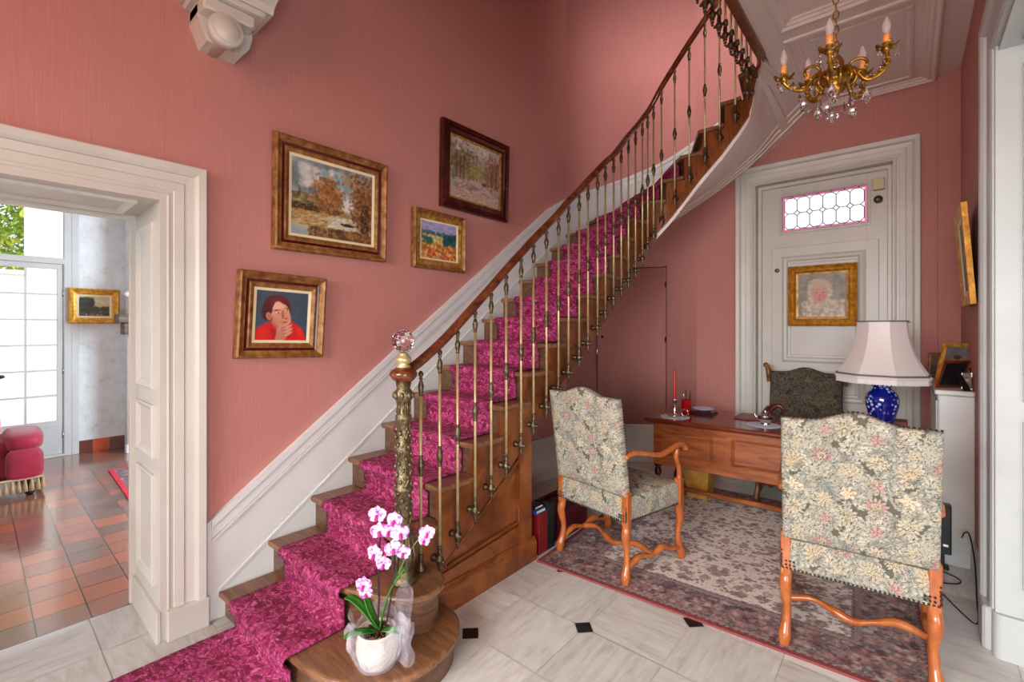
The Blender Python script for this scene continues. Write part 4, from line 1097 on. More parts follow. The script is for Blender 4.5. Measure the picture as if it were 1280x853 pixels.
def lane():
    p = Pic(180, 190, (176,168,156)); R = random.Random(8)
    p.dabs(300, .1, .95, 0, .5, [(200,196,190), (170,178,184), (190,176,156), (214,206,196)], (.03, .07), .4, R)
    p.cloud(1000, .22, .40, .34, .30, [(110,84,56), (150,118,76), (84,66,52), (176,140,96), (96,100,70)], (.01, .03), .5, R)
    p.cloud(1000, .86, .42, .22, .32, [(150,106,76), (120,78,58), (170,130,100), (96,70,62), (184,120,90)], (.01, .03), .5, R)
    for x in (.1, .17, .24, .33, .42, .5, .82, .92): p.poly([(x, .2), (x+.012, .2), (x+.02, .66), (x-.008, .66)], (78,58,52), .7)
    p.cloud(240, .5, .46, .14, .18, [(176,154,90), (150,140,80), (120,120,80)], (.01, .03), .5, R)
    p.poly([(.42, .62), (.62, .62), (1, .9), (1, 1), (0, 1), (0, .86)], (190,160,144)); p.dabs(400, .1, 1, .66, 1, [(206,180,166), (170,130,116), (150,116,120), (214,196,180), (120,90,100)], (.015, .04), .5, R, .4)
    p.ell(.66, .64, .05, .035, (96,60,70), 0, .5); p.dabs(60, .05, .6, .72, .8, [(96,76,92), (110,84,96)], (.02, .04), .4, R, .3)
    return p
def forest():
    p = Pic(120, 80, (190,180,140)); R = random.Random(9)
    p.dabs(60, 0, 1, 0, .4, [(206,196,156), (176,176,150), (220,200,150)], (.04, .1), .5, R, .5)
    p.dabs(300, 0, .45, .1, .8, [(34,44,28), (50,60,34), (24,30,22)], (.03, .07), .7, R); p.dabs(200, .4, 1, .5, .85, [(56,60,34), (40,44,28), (80,78,44)], (.02, .06), .7, R, .6)
    p.dabs(120, 0, 1, .82, 1, [(40,34,24), (96,84,50)], (.03, .06), .7, R, .5); return p
def child():
    p = Pic(170, 180, (140,132,120)); R = random.Random(12)
    p.dabs(260, 0, 1, 0, 1, [(150,140,124), (120,114,104), (164,150,132), (104,100,92)], (.04, .1), .35, R)
    p.dabs(500, .1, .95, .62, 1, [(206,190,166), (184,166,140), (226,212,190), (160,140,120)], (.02, .05), .55, R)
    p.ell(.45, .42, .26, .34, (196,176,150), 0, .3); p.dabs(260, .22, .7, .12, .7, [(206,188,160), (176,152,124), (150,124,100), (220,204,178)], (.015, .04), .5, R)
    p.ell(.46, .46, .16, .23, (204,140,124), -.05, .2); p.ell(.4, .52, .06, .05, (214,120,110), 0, .9); p.ell(.54, .52, .05, .05, (206,112,104), 0, .9)
    for x in (.39, .53): p.ell(x, .43, .028, .014, (70,50,46), 0, .5)
    p.ell(.46, .50, .016, .04, (176,110,98), 0, .6); p.ell(.46, .59, .045, .014, (170,70,70), 0, .5)
    p.ell(.46, .22, .2, .1, (190,166,136), 0, .5, .8); p.rand(5); return p
def plainphoto(c1, c2, seed):
    p = Pic(60, 80, c1); R = random.Random(seed); p.dabs(60, 0, 1, 0, 1, [c1, c2], (.08, .2), .5, R)
    p.ell(.5, .4, .17, .17, (200,170,150), 0, .3); p.ell(.5, .85, .3, .3, c2, 0, .3); p.ell(.5, .3, .17, .1, (70,54,46), 0, .4); return p
def framed(name, label, W, H, bands, pic, basis, loc, cat='painting', res=.006, depth=.03, slip='slip', corner=None, backing=True, group=None, cmat='oil_paint', orn=0):
    """bands: [(width, material, profile)] outside to inside. basis: (A,B,N) unit vectors: right, up, out; loc = lower-left corner on the wall"""
    A, B, N = [Vector(v) for v in basis]; o0 = Vector(loc)
    t = thing(name, label, cat, tuple(o0+A*W/2), 0, group)
    P = lambda a, b, h: tuple(o0+A*a+B*b+N*h)
    ins = 0
    for w, mt, prof, nm in bands:
        mb = MB(); frame_loop(mb, (ins, W-ins, ins, H-ins), [(x*w, h) for x, h in prof], P)
        if orn and ins == 0:
            R = random.Random(2)
            for (x0, y0, x1, y1) in ((0, 0, 1, 0), (1, 0, 1, 1), (1, 1, 0, 1), (0, 1, 0, 0)):
                n = int((W if y0 == y1 else H)/orn)
                for k in range(n):
                    f = (k+.5)/n; a = (x0+(x1-x0)*f)*(W-w)+w/2; b = (y0+(y1-y0)*f)*(H-w)+w/2
                    mb.sphere(P(a, b, depth*.9), orn*.42, 6, 4)
        mb.build(nm, mt, t); ins += w
    canvas('canvas', pic, W-2*ins, H-2*ins, t, lambda a, b, h: P(ins+a, ins+b, bands[-1][2][-1][1]*.0+.012), res, cmat)
    mb = MB(); q = .012; vs = [P(q, q, 0), P(W-q, q, 0), P(W-q, H-q, 0), P(q, H-q, 0), P(q, q, .01), P(W-q, q, .01), P(W-q, H-q, .01), P(q, H-q, .01)]
    mb.add(vs, [(3,2,1,0), (4,5,6,7), (0,1,5,4), (1,2,6,5), (2,3,7,6), (3,0,4,7)]); mb.build('backing', 'dark_wood', t)
    return t
OUT_ = [(0, 0), (0, .028), (.12, .040), (.35, .044), (.6, .034), (.9, .026), (1, .026), (1, 0)]
MID_ = [(0, 0), (0, .024), (.5, .020), (1, .018), (1, 0)]
IN_ = [(0, 0), (0, .024), (.3, .026), (1, .016), (1, 0)]
SL_ = [(0, 0), (0, .018), (1, .014), (1, 0)]
def bands(w, m1, m2, m3): return [(w*.42, m1, OUT_, 'frame'), (w*.16, m2, MID_, 'lacquer_band'), (w*.27, m3, IN_, 'inner_frame'), (w*.15, 'slip', SL_, 'slip')]
def wall_basis(tilt=0, roll=0):
    A = Vector((0, 1, 0)); B = Vector((0, 0, 1)); N = Vector((1, 0, 0))
    rt = Matrix.Rotation(math.radians(tilt), 3, A); B2 = rt @ B; N2 = rt @ N
    rr = Matrix.Rotation(math.radians(roll), 3, N2); return rr @ A, rr @ B2, N2
XF = WX+.004
framed('river_painting', 'large gilt framed oil painting of an autumn river with a small boat', .735, .655, bands(.105, 'gilt_dark', 'oxblood', 'gilt_dark'), river(), wall_basis(1.5, 0), (XF, 1.087, 1.945), res=.005)
framed('portrait_painting', 'square gilt framed portrait of a person in a red jersey, chin in hand', .485, .475, bands(.10, 'gilt_dark', 'oxblood', 'gilt_dark'), portrait(), wall_basis(2.5, -1.8), (XF, .892, 1.338), res=.004)
framed('village_painting', 'small gilt framed bright landscape of orange fields, lowest right of the wall', .51, .435, [(.035, 'gilt_dark', OUT_, 'frame'), (.035, 'gilt', IN_, 'inner_frame'), (.012, 'slip', SL_, 'slip')], village(), wall_basis(1), (XF, 2.048, 1.938), res=.006)
framed('lane_painting', 'dark mahogany framed painting of a woodland lane hanging highest on the wall', .765, .67, [(.03, 'mahog_frame', OUT_, 'frame'), (.055, 'mahog_frame', [(0, 0), (0, .02), (.3, .03), (.8, .034), (1, .026), (1, 0)], 'inner_frame'), (.018, 'gilt', SL_, 'slip')], lane(), wall_basis(1.5), (XF, 2.31, 2.43), res=.007)
# dining room picture on the far wall
framed('forest_painting', 'wide bright gilt framed dark forest landscape on the pale dining wall', .46, .42, [(.07, 'gilt_bright', [(0, 0), (0, .05), (.2, .06), (.6, .04), (1, .03), (1, 0)], 'frame'), (.022, 'slip', SL_, 'slip')], forest(),
       (Vector((0, 1, 0)), Vector((0, 0, 1)), Vector((1, 0, 0))), (FX+.004, .725, 1.55), res=.009)
# on the front door, tied up
framed('child_painting', 'ornate gilt framed portrait of a fair-haired child hanging on the front door', .53, .56, [(.062, 'gilt_bright', [(0, 0), (0, .05), (.15, .06), (.5, .04), (.85, .05), (1, .03), (1, 0)], 'frame'), (.02, 'gilt', SL_, 'slip')], child(),
       (Vector((1, 0, 0)), Vector((0, 0, 1)), Vector((0, -1, 0))), (-.868, DY-.045, 1.52), res=.006, orn=.03)
# right wall: gilt frame leaning forward
rt = Matrix.Rotation(math.radians(-3.9), 3, Vector((0, 1, 0)))
A = Vector((0, -1, 0)); B = rt @ Vector((0, 0, 1)); N = rt @ Vector((-1, 0, 0))
if (B.x > 0): 
    rt = Matrix.Rotation(math.radians(3.6), 3, Vector((0, 1, 0))); B = rt @ Vector((0, 0, 1)); N = rt @ Vector((-1, 0, 0))
framed('leaning_picture', 'bright gilt framed picture tilting off the right-hand salmon wall above the photographs', .5, .6, [(.06, 'gilt_bright', [(0, 0), (0, .026), (.2, .030), (.6, .024), (1, .018), (1, 0)], 'frame'), (.03, 'slip', SL_, 'slip')], plainphoto((110,110,104), (80,84,84), 3), (A, B, N), (RX-.012, 4.27, 1.64), res=.02)
# ------------------------------------------------------------------ tapestry picture (repeating)
def tapestry(seed, N, ground, greys, creams, pinks, golds, line):
    """woven verdure: feathered leaves and long-petalled daisies packed edge to edge, outlined"""
    R = random.Random(seed); A = np.tile(np.array(ground, float), (N, N, 1)); line = np.array(line, float)
    def lobe(cx, cy, L, w, an, c1, c2, veins=True):
        """tapered petal from (cx,cy) outwards, length L, half width w"""
        k = int(L)+3; mx_, my_ = cx+math.cos(an)*L/2, cy+math.sin(an)*L/2; k = int(L*.62)+4
        ys, xs = np.mgrid[-k:k+1, -k:k+1].astype(float); c, s_ = math.cos(an), math.sin(an)
        u = (xs*c+ys*s_)/L+.5; v = -xs*s_+ys*c
        hw = w*np.clip(np.sin(np.clip(u, 0, 1)**.75*PI), 0, 1)**.7; d = np.where((u > 0) & (u < 1), hw-np.abs(v), -1)
        t = np.clip(u, 0, 1)[..., None]; col = np.array(c1)*t+np.array(c2)*(1-t)
        col = col*(1-.22*np.clip(np.abs(v)/(w+.01), 0, 1)[..., None])
        if veins: vn = np.abs(v) < .8; col[vn] = col[vn]*.72+line*.28
        e = d < 1.7; col[e] = line
        iy = (np.arange(-k, k+1)+int(my_)) % N; ix = (np.arange(-k, k+1)+int(mx_)) % N; m = np.clip(d, 0, 1)[..., None]
        A[np.ix_(iy, ix)] = A[np.ix_(iy, ix)]*(1-m)+col*m
    def feather(cx, cy, L, an, c1, c2):
        bend = R.uniform(-.9, .9); n = R.choice((4, 5))
        for k in range(n):
            f = k/n; a = an+bend*f; x, y = cx+math.cos(an+bend*f/2)*L*f, cy+math.sin(an+bend*f/2)*L*f; q = L*(.46-.16*f)
            for sg_ in (-1, 1): lobe(x, y, q*1.1, q*.40, a+sg_*(.95-.25*f), c1, c2)
        lobe(cx+math.cos(an+bend/2)*L*.5, cy+math.sin(an+bend/2)*L*.5, L*.6, L*.19, an+bend, c1, c2); lobe(cx, cy, L*.8, L*.06, an+bend*.4, c2, c1)
    def daisy(cx, cy, r, c1, c2, n, c3):
        ph = R.uniform(0, 3); sq = R.uniform(.75, 1)
        for k in range(n): a = ph+2*PI*k/n; lobe(cx+math.cos(a)*r*.14, cy+math.sin(a)*r*.14, r*(.86+.12*math.cos(a*2)*(1-sq)*3), r*.2, a, c2, c1)
        for k in range(n-2): a = ph+.3+2*PI*k/(n-2); lobe(cx, cy, r*.5, r*.14, a, c2, c3, False)
        lobe(cx-r*.14, cy, r*.28, r*.13, 0, c3, c3, False)
    def rosette(cx, cy, r, c1, c2):
        ph = R.uniform(0, 3)
        for rr, n in ((1, 6), (.62, 5)):
            for k in range(n): a = ph+2*PI*(k+rr)/n; lobe(cx, cy, r*rr, r*rr*.36, a, c2, c1, rr == 1)
    for _ in range(100): feather(R.uniform(0, N), R.uniform(0, N), R.uniform(70, 112), R.uniform(0, 2*PI), R.choice(creams), R.choice(greys))
    for i in range(4):
        for j in range(4):
            cx = (j+.5)*N/4+R.uniform(-16, 16); cy = (i+.5*(j % 2)+.2)*N/4+R.uniform(-16, 16); pk = j in (1, 3) and (i+j) % 3 != 0
            if (i+j) % 2: daisy(cx, cy, R.uniform(52, 66), R.choice(pinks) if pk else R.choice(golds), R.choice(creams), R.choice((11, 12, 13)), R.choice(golds))
            else: rosette(cx, cy, R.uniform(38, 50), R.choice(pinks) if pk else R.choice(golds), R.choice(creams))
            feather(cx+R.uniform(-30, 30), cy+R.uniform(30, 50), R.uniform(44, 60), R.uniform(0, 2*PI), R.choice(creams), R.choice(greys))
    for _ in range(26): rosette(R.uniform(0, N), R.uniform(0, N), R.uniform(12, 20), R.choice(golds), R.choice(creams))
    A += RNG.normal(0, 7, (N, N, 1)); A = np.clip(A/255, 0, 1)
    return np.where(A <= .04045, A/12.92, ((A+.055)/1.055)**2.4)
TAP = tapestry(21, 512, (92,88,76), [(144,144,130), (160,158,142), (124,128,118), (174,170,154)], [(208,198,176), (190,180,158), (218,208,190), (182,178,162)],
               [(186,106,104), (196,126,118), (172,92,96)], [(206,176,136), (196,178,142), (214,196,160)], (72,68,58))
TAP_D = tapestry(22, 512, (50,44,36), [(84,82,72), (98,92,78), (70,74,74)], [(110,98,76), (92,84,68)], [(110,62,58), (92,60,60)], [(120,94,62), (104,88,60)], (36,30,26))
M['tapestry'] = attr_mat('floral_tapestry', .9, .35, 900)
def tap_cols(o, T, uvs, tile):
    uv = np.array(uvs)/tile; N = T.shape[0]
    set_cols(o, T[((-uv[:, 1]*N).astype(int)) % N, ((uv[:, 0]*N).astype(int)) % N])
# ------------------------------------------------------------------ open armchairs (local: +y is the front)
def make_armchair(label, T, res, wood_m, tile, finial=False):
    t = thing('tapestry_armchair', label, 'armchair')
    hb, y_b = .275, -.25
    # wavy legs
    def wavy(x, y, ztop, splay):
        pts = [(x, y, ztop), (x, y, ztop-.04), (x+splay[0]*.002, y+splay[1]*.010, .27), (x+splay[0]*-.003, y-splay[1]*.008, .17), (x, y-splay[1]*.002, .10), (x+splay[0]*.004, y+splay[1]*.014, .045), (x+splay[0]*.006, y+splay[1]*.018, .0)]
        return smooth_pts(pts, 5)
    def rad(n): 
        base = [.025, .025, .026, .017, .020, .028, .022]; out = []
        for i in range(n):
            u = i/(n-1)*6; k = min(5, int(u)); out.append(base[k]+(base[k+1]-base[k])*(u-k))
        return out
    for sx in (-1, 1):
        mb = MB(); x = sx*.262; mb.box(x-.022, x+.022, y_b-.022, y_b+.022, .33, .53, .005)
        p = wavy(x, y_b, .36, (sx, -1)); mb.tube(p, rad(len(p)), 12, flat=(1, 1)); mb.build('leg', wood_m, t)
        mb = MB(); x = sx*.295; yf = .25; mb.box(x-.023, x+.023, yf-.023, yf+.023, .33, .52, .005)
        p = wavy(x, yf, .36, (sx, 1)); mb.tube(p, rad(len(p)), 12); mb.build('leg', wood_m, t)
        # side stretcher
        pts = [(sx*.262, -.25, .085), (sx*.268, -.14, .12), (sx*.275, -.02, .095), (sx*.28, .08, .12), (sx*.29, .17, .085), (sx*.295, .25, .075)]
        mb = MB(); sp_ = smooth_pts(pts, 5); mb.tube(sp_, [.017+.004*math.sin(k*.55) for k in range(len(sp_))], 10); mb.build('stretcher', wood_m, t)
        # arm and its support
        pts = [(sx*.270, -.275, .735), (sx*.278, -.20, .752), (sx*.288, -.08, .728), (sx*.298, .04, .705), (sx*.300, .14, .722), (sx*.303, .235, .738), (sx*.305, .285, .722), (sx*.305, .30, .705)]
        mb = MB(); sp_ = smooth_pts(pts, 5); n = len(sp_); mb.tube(sp_, [(.018+.009*(k/n)**3) for k in range(n)], 12, flat=(1.15, .85), up=(0, 0, 1)); mb.build('armrest', wood_m, t)
        pts = [(sx*.295, .25, .50), (sx*.295, .255, .55), (sx*.300, .235, .61), (sx*.302, .205, .66), (sx*.302, .215, .715)]
        mb = MB(); sp_ = smooth_pts(pts, 5); mb.tube(sp_, [.020-.004*math.sin(k/(len(sp_)-1)*PI) for k in range(len(sp_))], 10); mb.build('arm_support', wood_m, t)
    pts = [(-.275, -.02, .095), (-.17, -.01, .12), (-.08, -.035, .105), (0, -.045, .085), (.08, -.035, .105), (.17, -.01, .12), (.275, -.02, .095)]
    mb = MB(); sp_ = smooth_pts(pts, 5); mb.tube(sp_, [.017+.004*math.cos(k*.5) for k in range(len(sp_))], 10); mb.build('stretcher', wood_m, t)
    # seat: upholstered box with a domed top
    n = int(1.1/res); vs = []; uvs = []
    def S(i, j):
        u, v = -1+2*i/n, -1+2*j/n; q = .70; m_ = max(abs(u), abs(v), 1e-6)
        y = max(-1, min(1, v/q)); x = max(-1, min(1, u/q)); hx = .272+.03*(y+1)/2; hy = .268
        d = max(0, (m_-q)/(1-q)); e = .03; 
        dome = .030*(1-abs(x)**2.5)*(1-abs(y)**2.5)
        z = .492+dome
        if d > 0: z = .492-.137*d
        k = 1-.035*max(0, 1-d*5) if m_ >= q*.97 else 1
        r = 1.0+.012*math.sin(min(1, d)*PI)
        uvs.append((u*.40, v*.40))
        return (x*hx*k*r, y*hy*k*r, z)
    mb = MB(); mb.grid(S, n, n, True)
    o = mb.build('seat', 'tapestry', t, local=True); tap_cols(o, T, uvs, tile)
    mb = MB(); mb.box(-.27, .27, -.255, .255, .345, .37, .004); mb.build('seat_frame', 'dark_wood', t)
    # backrest, leaning, with arched top
    zb, nu, nv = .505, int(2*hb/res), int(.62/res)
    def top(x):
        a = abs(x)/hb; return 1.082+.042*(math.cos(min(1, a/.62)*PI)+1)/2-.004*a
    def lean(z): return y_b-.002-(z-zb)*.145
    def sheet(sgn):
        vs = []; uv = []
        for j in range(nv+1):
            for i in range(nu+1):
                x = -hb+2*hb*i/nu; z = zb+(top(x)-zb)*j/nv
                e = min(1-abs(x)/hb, min(j/nv, 1-j/nv)*2.2); th = .020+.020*min(1, max(0, e)*7)**.5
                vs.append((x, lean(z)+sgn*th, z)); uv.append((x+.07, z+(.13 if sgn > 0 else 0)))
        return vs, uv
    v1, u1 = sheet(-1); v2, u2 = sheet(1); W_ = nu+1; o1 = len(v1)
    fs = [(j*W_+i, j*W_+i+1, (j+1)*W_+i+1, (j+1)*W_+i) for j in range(nv) for i in range(nu)]
    fs2 = [tuple(o1+k for k in f) for f in fs]
    side = []
    for i in range(nu): side += [(i, i+1, o1+i+1, o1+i), (nv*W_+i, nv*W_+i+1, o1+nv*W_+i+1, o1+nv*W_+i)]
    for j in range(nv): side += [(j*W_, (j+1)*W_, o1+(j+1)*W_, o1+j*W_), (j*W_+nu, (j+1)*W_+nu, o1+(j+1)*W_+nu, o1+j*W_+nu)]
    mb = MB(); mb.add(v1+v2, fs+fs2+side, True); o = mb.build('backrest', 'tapestry', t, local=True); tap_cols(o, T, u1+u2, tile)
    # dark gimp and nails round the back and the seat
    mb = MB()
    def stud(p): mb.sphere(p, .0052, 6, 3)
    k = 34
    for sx in (-1, 1):
        for q in range(k+1):
            z = zb+(top(hb)-zb)*q/k
            stud((sx*(hb+.001), lean(z)+.022, z))
    for q in range(34): x = -hb+2*hb*q/33; stud((x, lean(top(x))+.016, top(x)+.002)); 
    for q in range(36):
        x = -.272+.544*q/35; stud((x, -.274, .362)); x = -.302+.604*q/35; stud((x, .276, .362))
        y = -.268+.536*q/35; hx = .272+.03*(q/35); stud((-hx-.006, y, .362)); stud((hx+.006, y, .362))
    for sx in (-1, 1):
        for r in range(3):
            for q in range(4): stud((sx*(.276-.016*q) if q else sx*.28, -.277, .378+.018*r)) if (r < 2 or q < 1) else None
        for r in range(5): stud((sx*.278, -.276, .37+.018*r))
    mb.build('nail_trim', 'studs', t, kind='stuff')
    if finial:
        for sx in (-1, 1):
            mb = MB(); z0 = top(hb); yy = lean(z0); mb.tube([(sx*(hb+.015), yy, z0-.1), (sx*(hb+.02), yy, z0), (sx*(hb+.035), yy-.01, z0+.05)], [.02, .026, .02], 10); mb.sphere((sx*(hb+.045), yy-.01, z0+.055), .024, 8, 6); mb.build('finial', 'gilt_dark', t)
    return t
M['dark_chair_wood'] = wood('carved_dark_beech', (64,34,18), (104,62,34), (134,88,50), .35)
c = make_armchair('floral tapestry armchair nearest us, seen from behind, with honey-coloured wavy legs', TAP, .0034, 'chair_wood', .40)
c.location = (-.20, 2.777, .013); c.rotation_euler = (0, 0, math.radians(5.4)); c['group'] = 'floral tapestry armchairs before the desk'
c2 = copy_tree(c); c2['label'] = 'floral tapestry armchair standing beside the stairs, turned towards the desk, one arm in view'
c2.location = (-1.456, 2.77, .013); c2.rotation_euler = (0, 0, math.radians(-10.5))
c3 = make_armchair('dark tapestry armchair with carved finials behind the desk, before the front door', TAP_D, .008, 'dark_chair_wood', .36, True)
c3.location = (-.69, 4.60, .013); c3.rotation_euler = (0, 0, math.radians(183))

# ------------------------------------------------------------------ rug of the hall
pal1 = dict(field=(232,223,212), border=(158,134,134), edge=(136,66,66), edge_w=.022, sprig=[(120,92,92), (150,112,108), (104,88,92), (166,128,120), (116,104,100)], sprig2=[(206,194,180), (150,100,100), (180,150,140)],
            b1=[(170,146,140), (84,76,84), (150,92,92), (186,168,156), (104,90,100), (70,66,76), (172,120,112)], b2=[(206,190,176), (96,60,66), (128,118,120), (176,130,120)],
            stripes=[(.022, .032, (66,56,60)), (.05, .056, (84,70,74)), (.252, .26, (66,58,64)), (.285, .295, (84,76,80))])
rug = rug_thing('oriental_rug', 'ivory and plum oriental rug with a red edge under the desk and armchairs', 1.90, 2.10, pal1, .29, 520, 5200, 17, .0075, (-1.80, 2.345), math.radians(3.4))

# ------------------------------------------------------------------ desk
t = thing('writing_desk', 'cherry wood writing desk with panelled front on turned legs', 'desk', (-1.66, 3.61, .013), math.radians(3.2))
g = MB; Wd, Dd = 1.66, .70
def L(mb, nm, m_, par=None): return mb.build(nm, m_, par or t, local=True)
mb = MB()
edge = [(0, 0), (0, .008), (-.006, .014), (-.004, .020), (0, .024), (-.004, .030)]
def slab(mb, x0, x1, y0, y1, prof):
    vs = []; fs = []; n = len(prof)
    for d, z in prof: vs += [(x0-d, y0-d, z), (x1+d, y0-d, z), (x1+d, y1+d, z), (x0-d, y1+d, z)]
    for k in range(n-1):
        for i in range(4): fs.append((k*4+i, k*4+(i+1) % 4, (k+1)*4+(i+1) % 4, (k+1)*4+i))
    fs += [(3,2,1,0), tuple(range(4*n-4, 4*n))]; mb.add(vs, fs)
slab(mb, .03, Wd-.03, .03, Dd-.03, [(-.015, .700), (.0, .705), (.006, .714), (.022, .718), (.030, .726), (.030, .738), (.024, .745), (.018, .747)]); L(mb, 'desk_top', 'desk_top')
zl = .36
mb = MB(); mb.box(.07, Wd-.07, .075, .095, zl+.02, .70); mb.box(.06, .13, .062, .10, zl, .70, .003); mb.box(Wd-.13, Wd-.06, .062, .10, zl, .70, .003)
mb.box(.06, Wd-.06, .064, .10, .645, .70, .003); mb.box(.06, Wd-.06, .064, .10, zl, .445, .003); mb.box(.52, .66, .066, .10, zl, .70, .003); mb.box(1.06, 1.16, .066, .10, zl, .70, .003)
for a0, a1 in ((.13, .52), (.66, 1.06), (1.16, Wd-.13)): frame_loop(mb, (a0, a1, .445, .645), [(0, 0), (0, .006), (.006, .009), (.013, .003), (.016, 0)], lambda a, b, h: (a, .070-h, b))
L(mb, 'front_panel', 'desk_wood')
for x in (.06, Wd-.08): 
    mb = MB(); mb.box(x, x+.02, .09, Dd-.06, zl, .70, .003); frame_loop(mb, (.15, Dd-.12, zl+.06, .66), [(0, 0), (0, .008), (.01, .004), (.014, 0)], lambda a, b, h: ((x-h) if x < .5 else (x+.02+h), a, b)); L(mb, 'side_panel', 'dark_wood')
for x in (.085, Wd-.085):
    for y in (.10, Dd-.10):
        mb = MB(); mb.lathe([(.030, zl), (.032, zl-.015), (.018, zl-.03), (.026, zl-.045), (.030, zl-.07), (.020, zl-.10), (.016, zl-.14), (.022, zl-.18), (.030, zl-.205), (.030, .07), (.022, .06), (.030, .035), (.022, 0)], (x, y, 0), 14); L(mb, 'leg', 'dark_wood')
mb = MB(); mb.box(.085, Wd-.085, Dd/2-.02, Dd/2+.02, .085, .12, .004); 
for x in (.085, Wd-.085): mb.box(x-.018, x+.018, .10, Dd-.10, .085, .12, .004)
L(mb, 'stretcher', 'desk_wood')
for x0, x1 in ((.12, .50), (.62, 1.04), (1.16, Wd-.12)):
    mb = MB(); mb.box(x0, x1, Dd-.08, Dd-.06, .56, .69, .004); d = L(mb, 'drawer', 'desk_wood'); mb = MB(); mb.sphere(((x0+x1)/2, Dd-.05, .625), .013, 8, 6); L(mb, 'knob', 'brass', d)
DZ = .761
# pale wooden bin under the desk
t = thing('waste_bin', 'pale yellow wooden waste bin under the left end of the desk', 'bin', (-1.40, 4.20, .013))
mb = MB(); 
def taper(mb, cx, cy, r0, r1, z0, z1, th=.01):
    vs = []
    for r, z in ((r0, z0), (r1, z1), (r1-th, z1), (r0-th, z0+th)): vs += [(cx-r, cy-r, z), (cx+r, cy-r, z), (cx+r, cy+r, z), (cx-r, cy+r, z)]
    fs = [(3,2,1,0)]; 
    for k in range(3):
        for i in range(4): fs.append((k*4+i, k*4+(i+1) % 4, (k+1)*4+(i+1) % 4, (k+1)*4+i))
    fs.append((12, 13, 14, 15)); mb.add(vs, fs)
taper(mb, -1.40, 4.20, .085, .11, .013, .30); mb.build('bin_body', wood('pale_pine', (176,120,44), (206,150,66), (222,172,92), .45), t)
mb = MB(); mb.box(-1.512, -1.288, 4.088, 4.312, .30, .308, .003); mb.box(-1.5, -1.3, 4.10, 4.3, .299, .3005); mb.build('rim', 'desk_wood', t)

# ------------------------------------------------------------------ things on the desk
def doily(name, label, x, y, r, n, z=DZ, m_='doily'):
    mb = MB(); vs = [(x, y, z+.004)]; N = n*4
    for k in range(N):
        a = 2*PI*k/N; q = r*(1+.035*math.cos(a*n)); vs.append((x+q*math.cos(a), y+q*math.sin(a), z+.003))
    for k in range(N):
        a = 2*PI*k/N; q = r*(1+.035*math.cos(a*n)); vs.append((x+q*math.cos(a), y+q*math.sin(a), z))
    fs = [(0, 1+k, 1+(k+1) % N) for k in range(N)]+[(1+k, 1+N+k, 1+N+(k+1) % N, 1+(k+1) % N) for k in range(N)]
    mb.add(vs, fs); o = mb.build(name, m_); tag(o, label, 'mat'); return rebase(o, (x, y, z))
m = mat('blue_white_lace', (210,216,232), .8); v = coords(m, (1, 1, 1)); w = nd(m, 'ShaderNodeTexVoronoi'); w.inputs['Scale'].default_value = 70; lk(m, v, w.inputs['Vector']); lk(m, ramp(m, w.outputs['Distance'], [(.2, (150,166,206)), (.5, (226,228,238))]), bsdf(m).inputs['Base Color']); M['lace_blue'] = m
doily('lace_mat', 'round blue and white lace mat under the red candle', -1.468, 3.79, .115, 12, m_='lace_blue')
doily('lace_mat', 'white scalloped lace mat under the silver pot', -.83, 3.905, .115, 14)
cx, cy = -1.468, 3.79; z = DZ+.004
t = thing('candlestick', 'silver candlestick with a saucer and ring handle on the blue lace mat', 'candlestick', (cx, cy, z))
mb = MB(); mb.lathe([(.045, z), (.062, z+.008), (.066, z+.014), (.050, z+.012), (.02, z+.018), (.010, z+.03), (.016, z+.04), (.020, z+.048), (.009, z+.06), (.014, z+.075), (.008, z+.09), (.012, z+.105), (.020, z+.115), (.017, z+.135), (.022, z+.142), (.013, z+.142)], (cx, cy, 0), 20); mb.build('stem', 'silver', t)
mb = MB(); mb.tube([(cx+.055+.028*(1-math.cos(a)), cy, z+.04+.028*math.sin(a)) for a in [PI*2*k/16 for k in range(17)]], .004, 6); mb.build('ring_handle', 'silver', t)
t = thing('red_candle', 'tall tapered red candle standing in the silver candlestick', 'candle', (cx, cy, z+.135))
mb = MB(); mb.lathe([(.011, z+.135), (.0115, z+.15), (.0085, z+.375), (.003, z+.392)], (cx, cy, 0), 12); mb.build('wax', 'red', t)
mb = MB(); mb.lathe([(.0012, z+.39), (.001, z+.402)], (cx, cy, 0), 5); mb.build('wick', 'black', t)
# red pen pot with pens
px_, py_ = -1.47, 4.06
t = thing('pen_pot', 'red pen pot at the far left corner of the desk', 'pot', (px_, py_, DZ))
mb = MB(); mb.lathe([(.036, DZ), (.040, DZ+.006), (.042, DZ+.10), (.045, DZ+.105), (.045, DZ+.11), (.040, DZ+.11), (.037, DZ+.008), (.004, DZ+.008)], (px_, py_, 0), 20, cap=False); mb.lathe([(.036, DZ), (.036, DZ+.004)], (px_, py_, 0), 20); mb.build('pot_body', 'red_pot', t)
for k, (dx, dy, lx, ly, hh, mm, lb) in enumerate([(.012, .01, .03, .0, .185, 'black', 'black pen leaning right in the red pen pot'), (-.014, .008, -.03, .01, .17, 'steel', 'silver pen leaning left in the red pen pot'), (.0, -.012, .006, -.02, .20, 'dark_wood', 'dark pencil upright in the red pen pot'), (.02, -.01, .05, -.01, .165, 'leather', 'burgundy pen leaning furthest out of the red pen pot')]):
    mb = MB(); p0 = Vector((px_+dx*.5, py_+dy*.5, DZ+.012)); p1 = Vector((px_+dx+lx*.6, py_+dy+ly*.6, DZ+hh)); mb.tube([p0, p0+(p1-p0)*.9, p1], [.0038, .0038, .002], 7)
    o = mb.build('pen', mm); tag(o, lb, 'pen', None); rebase(o, p0)
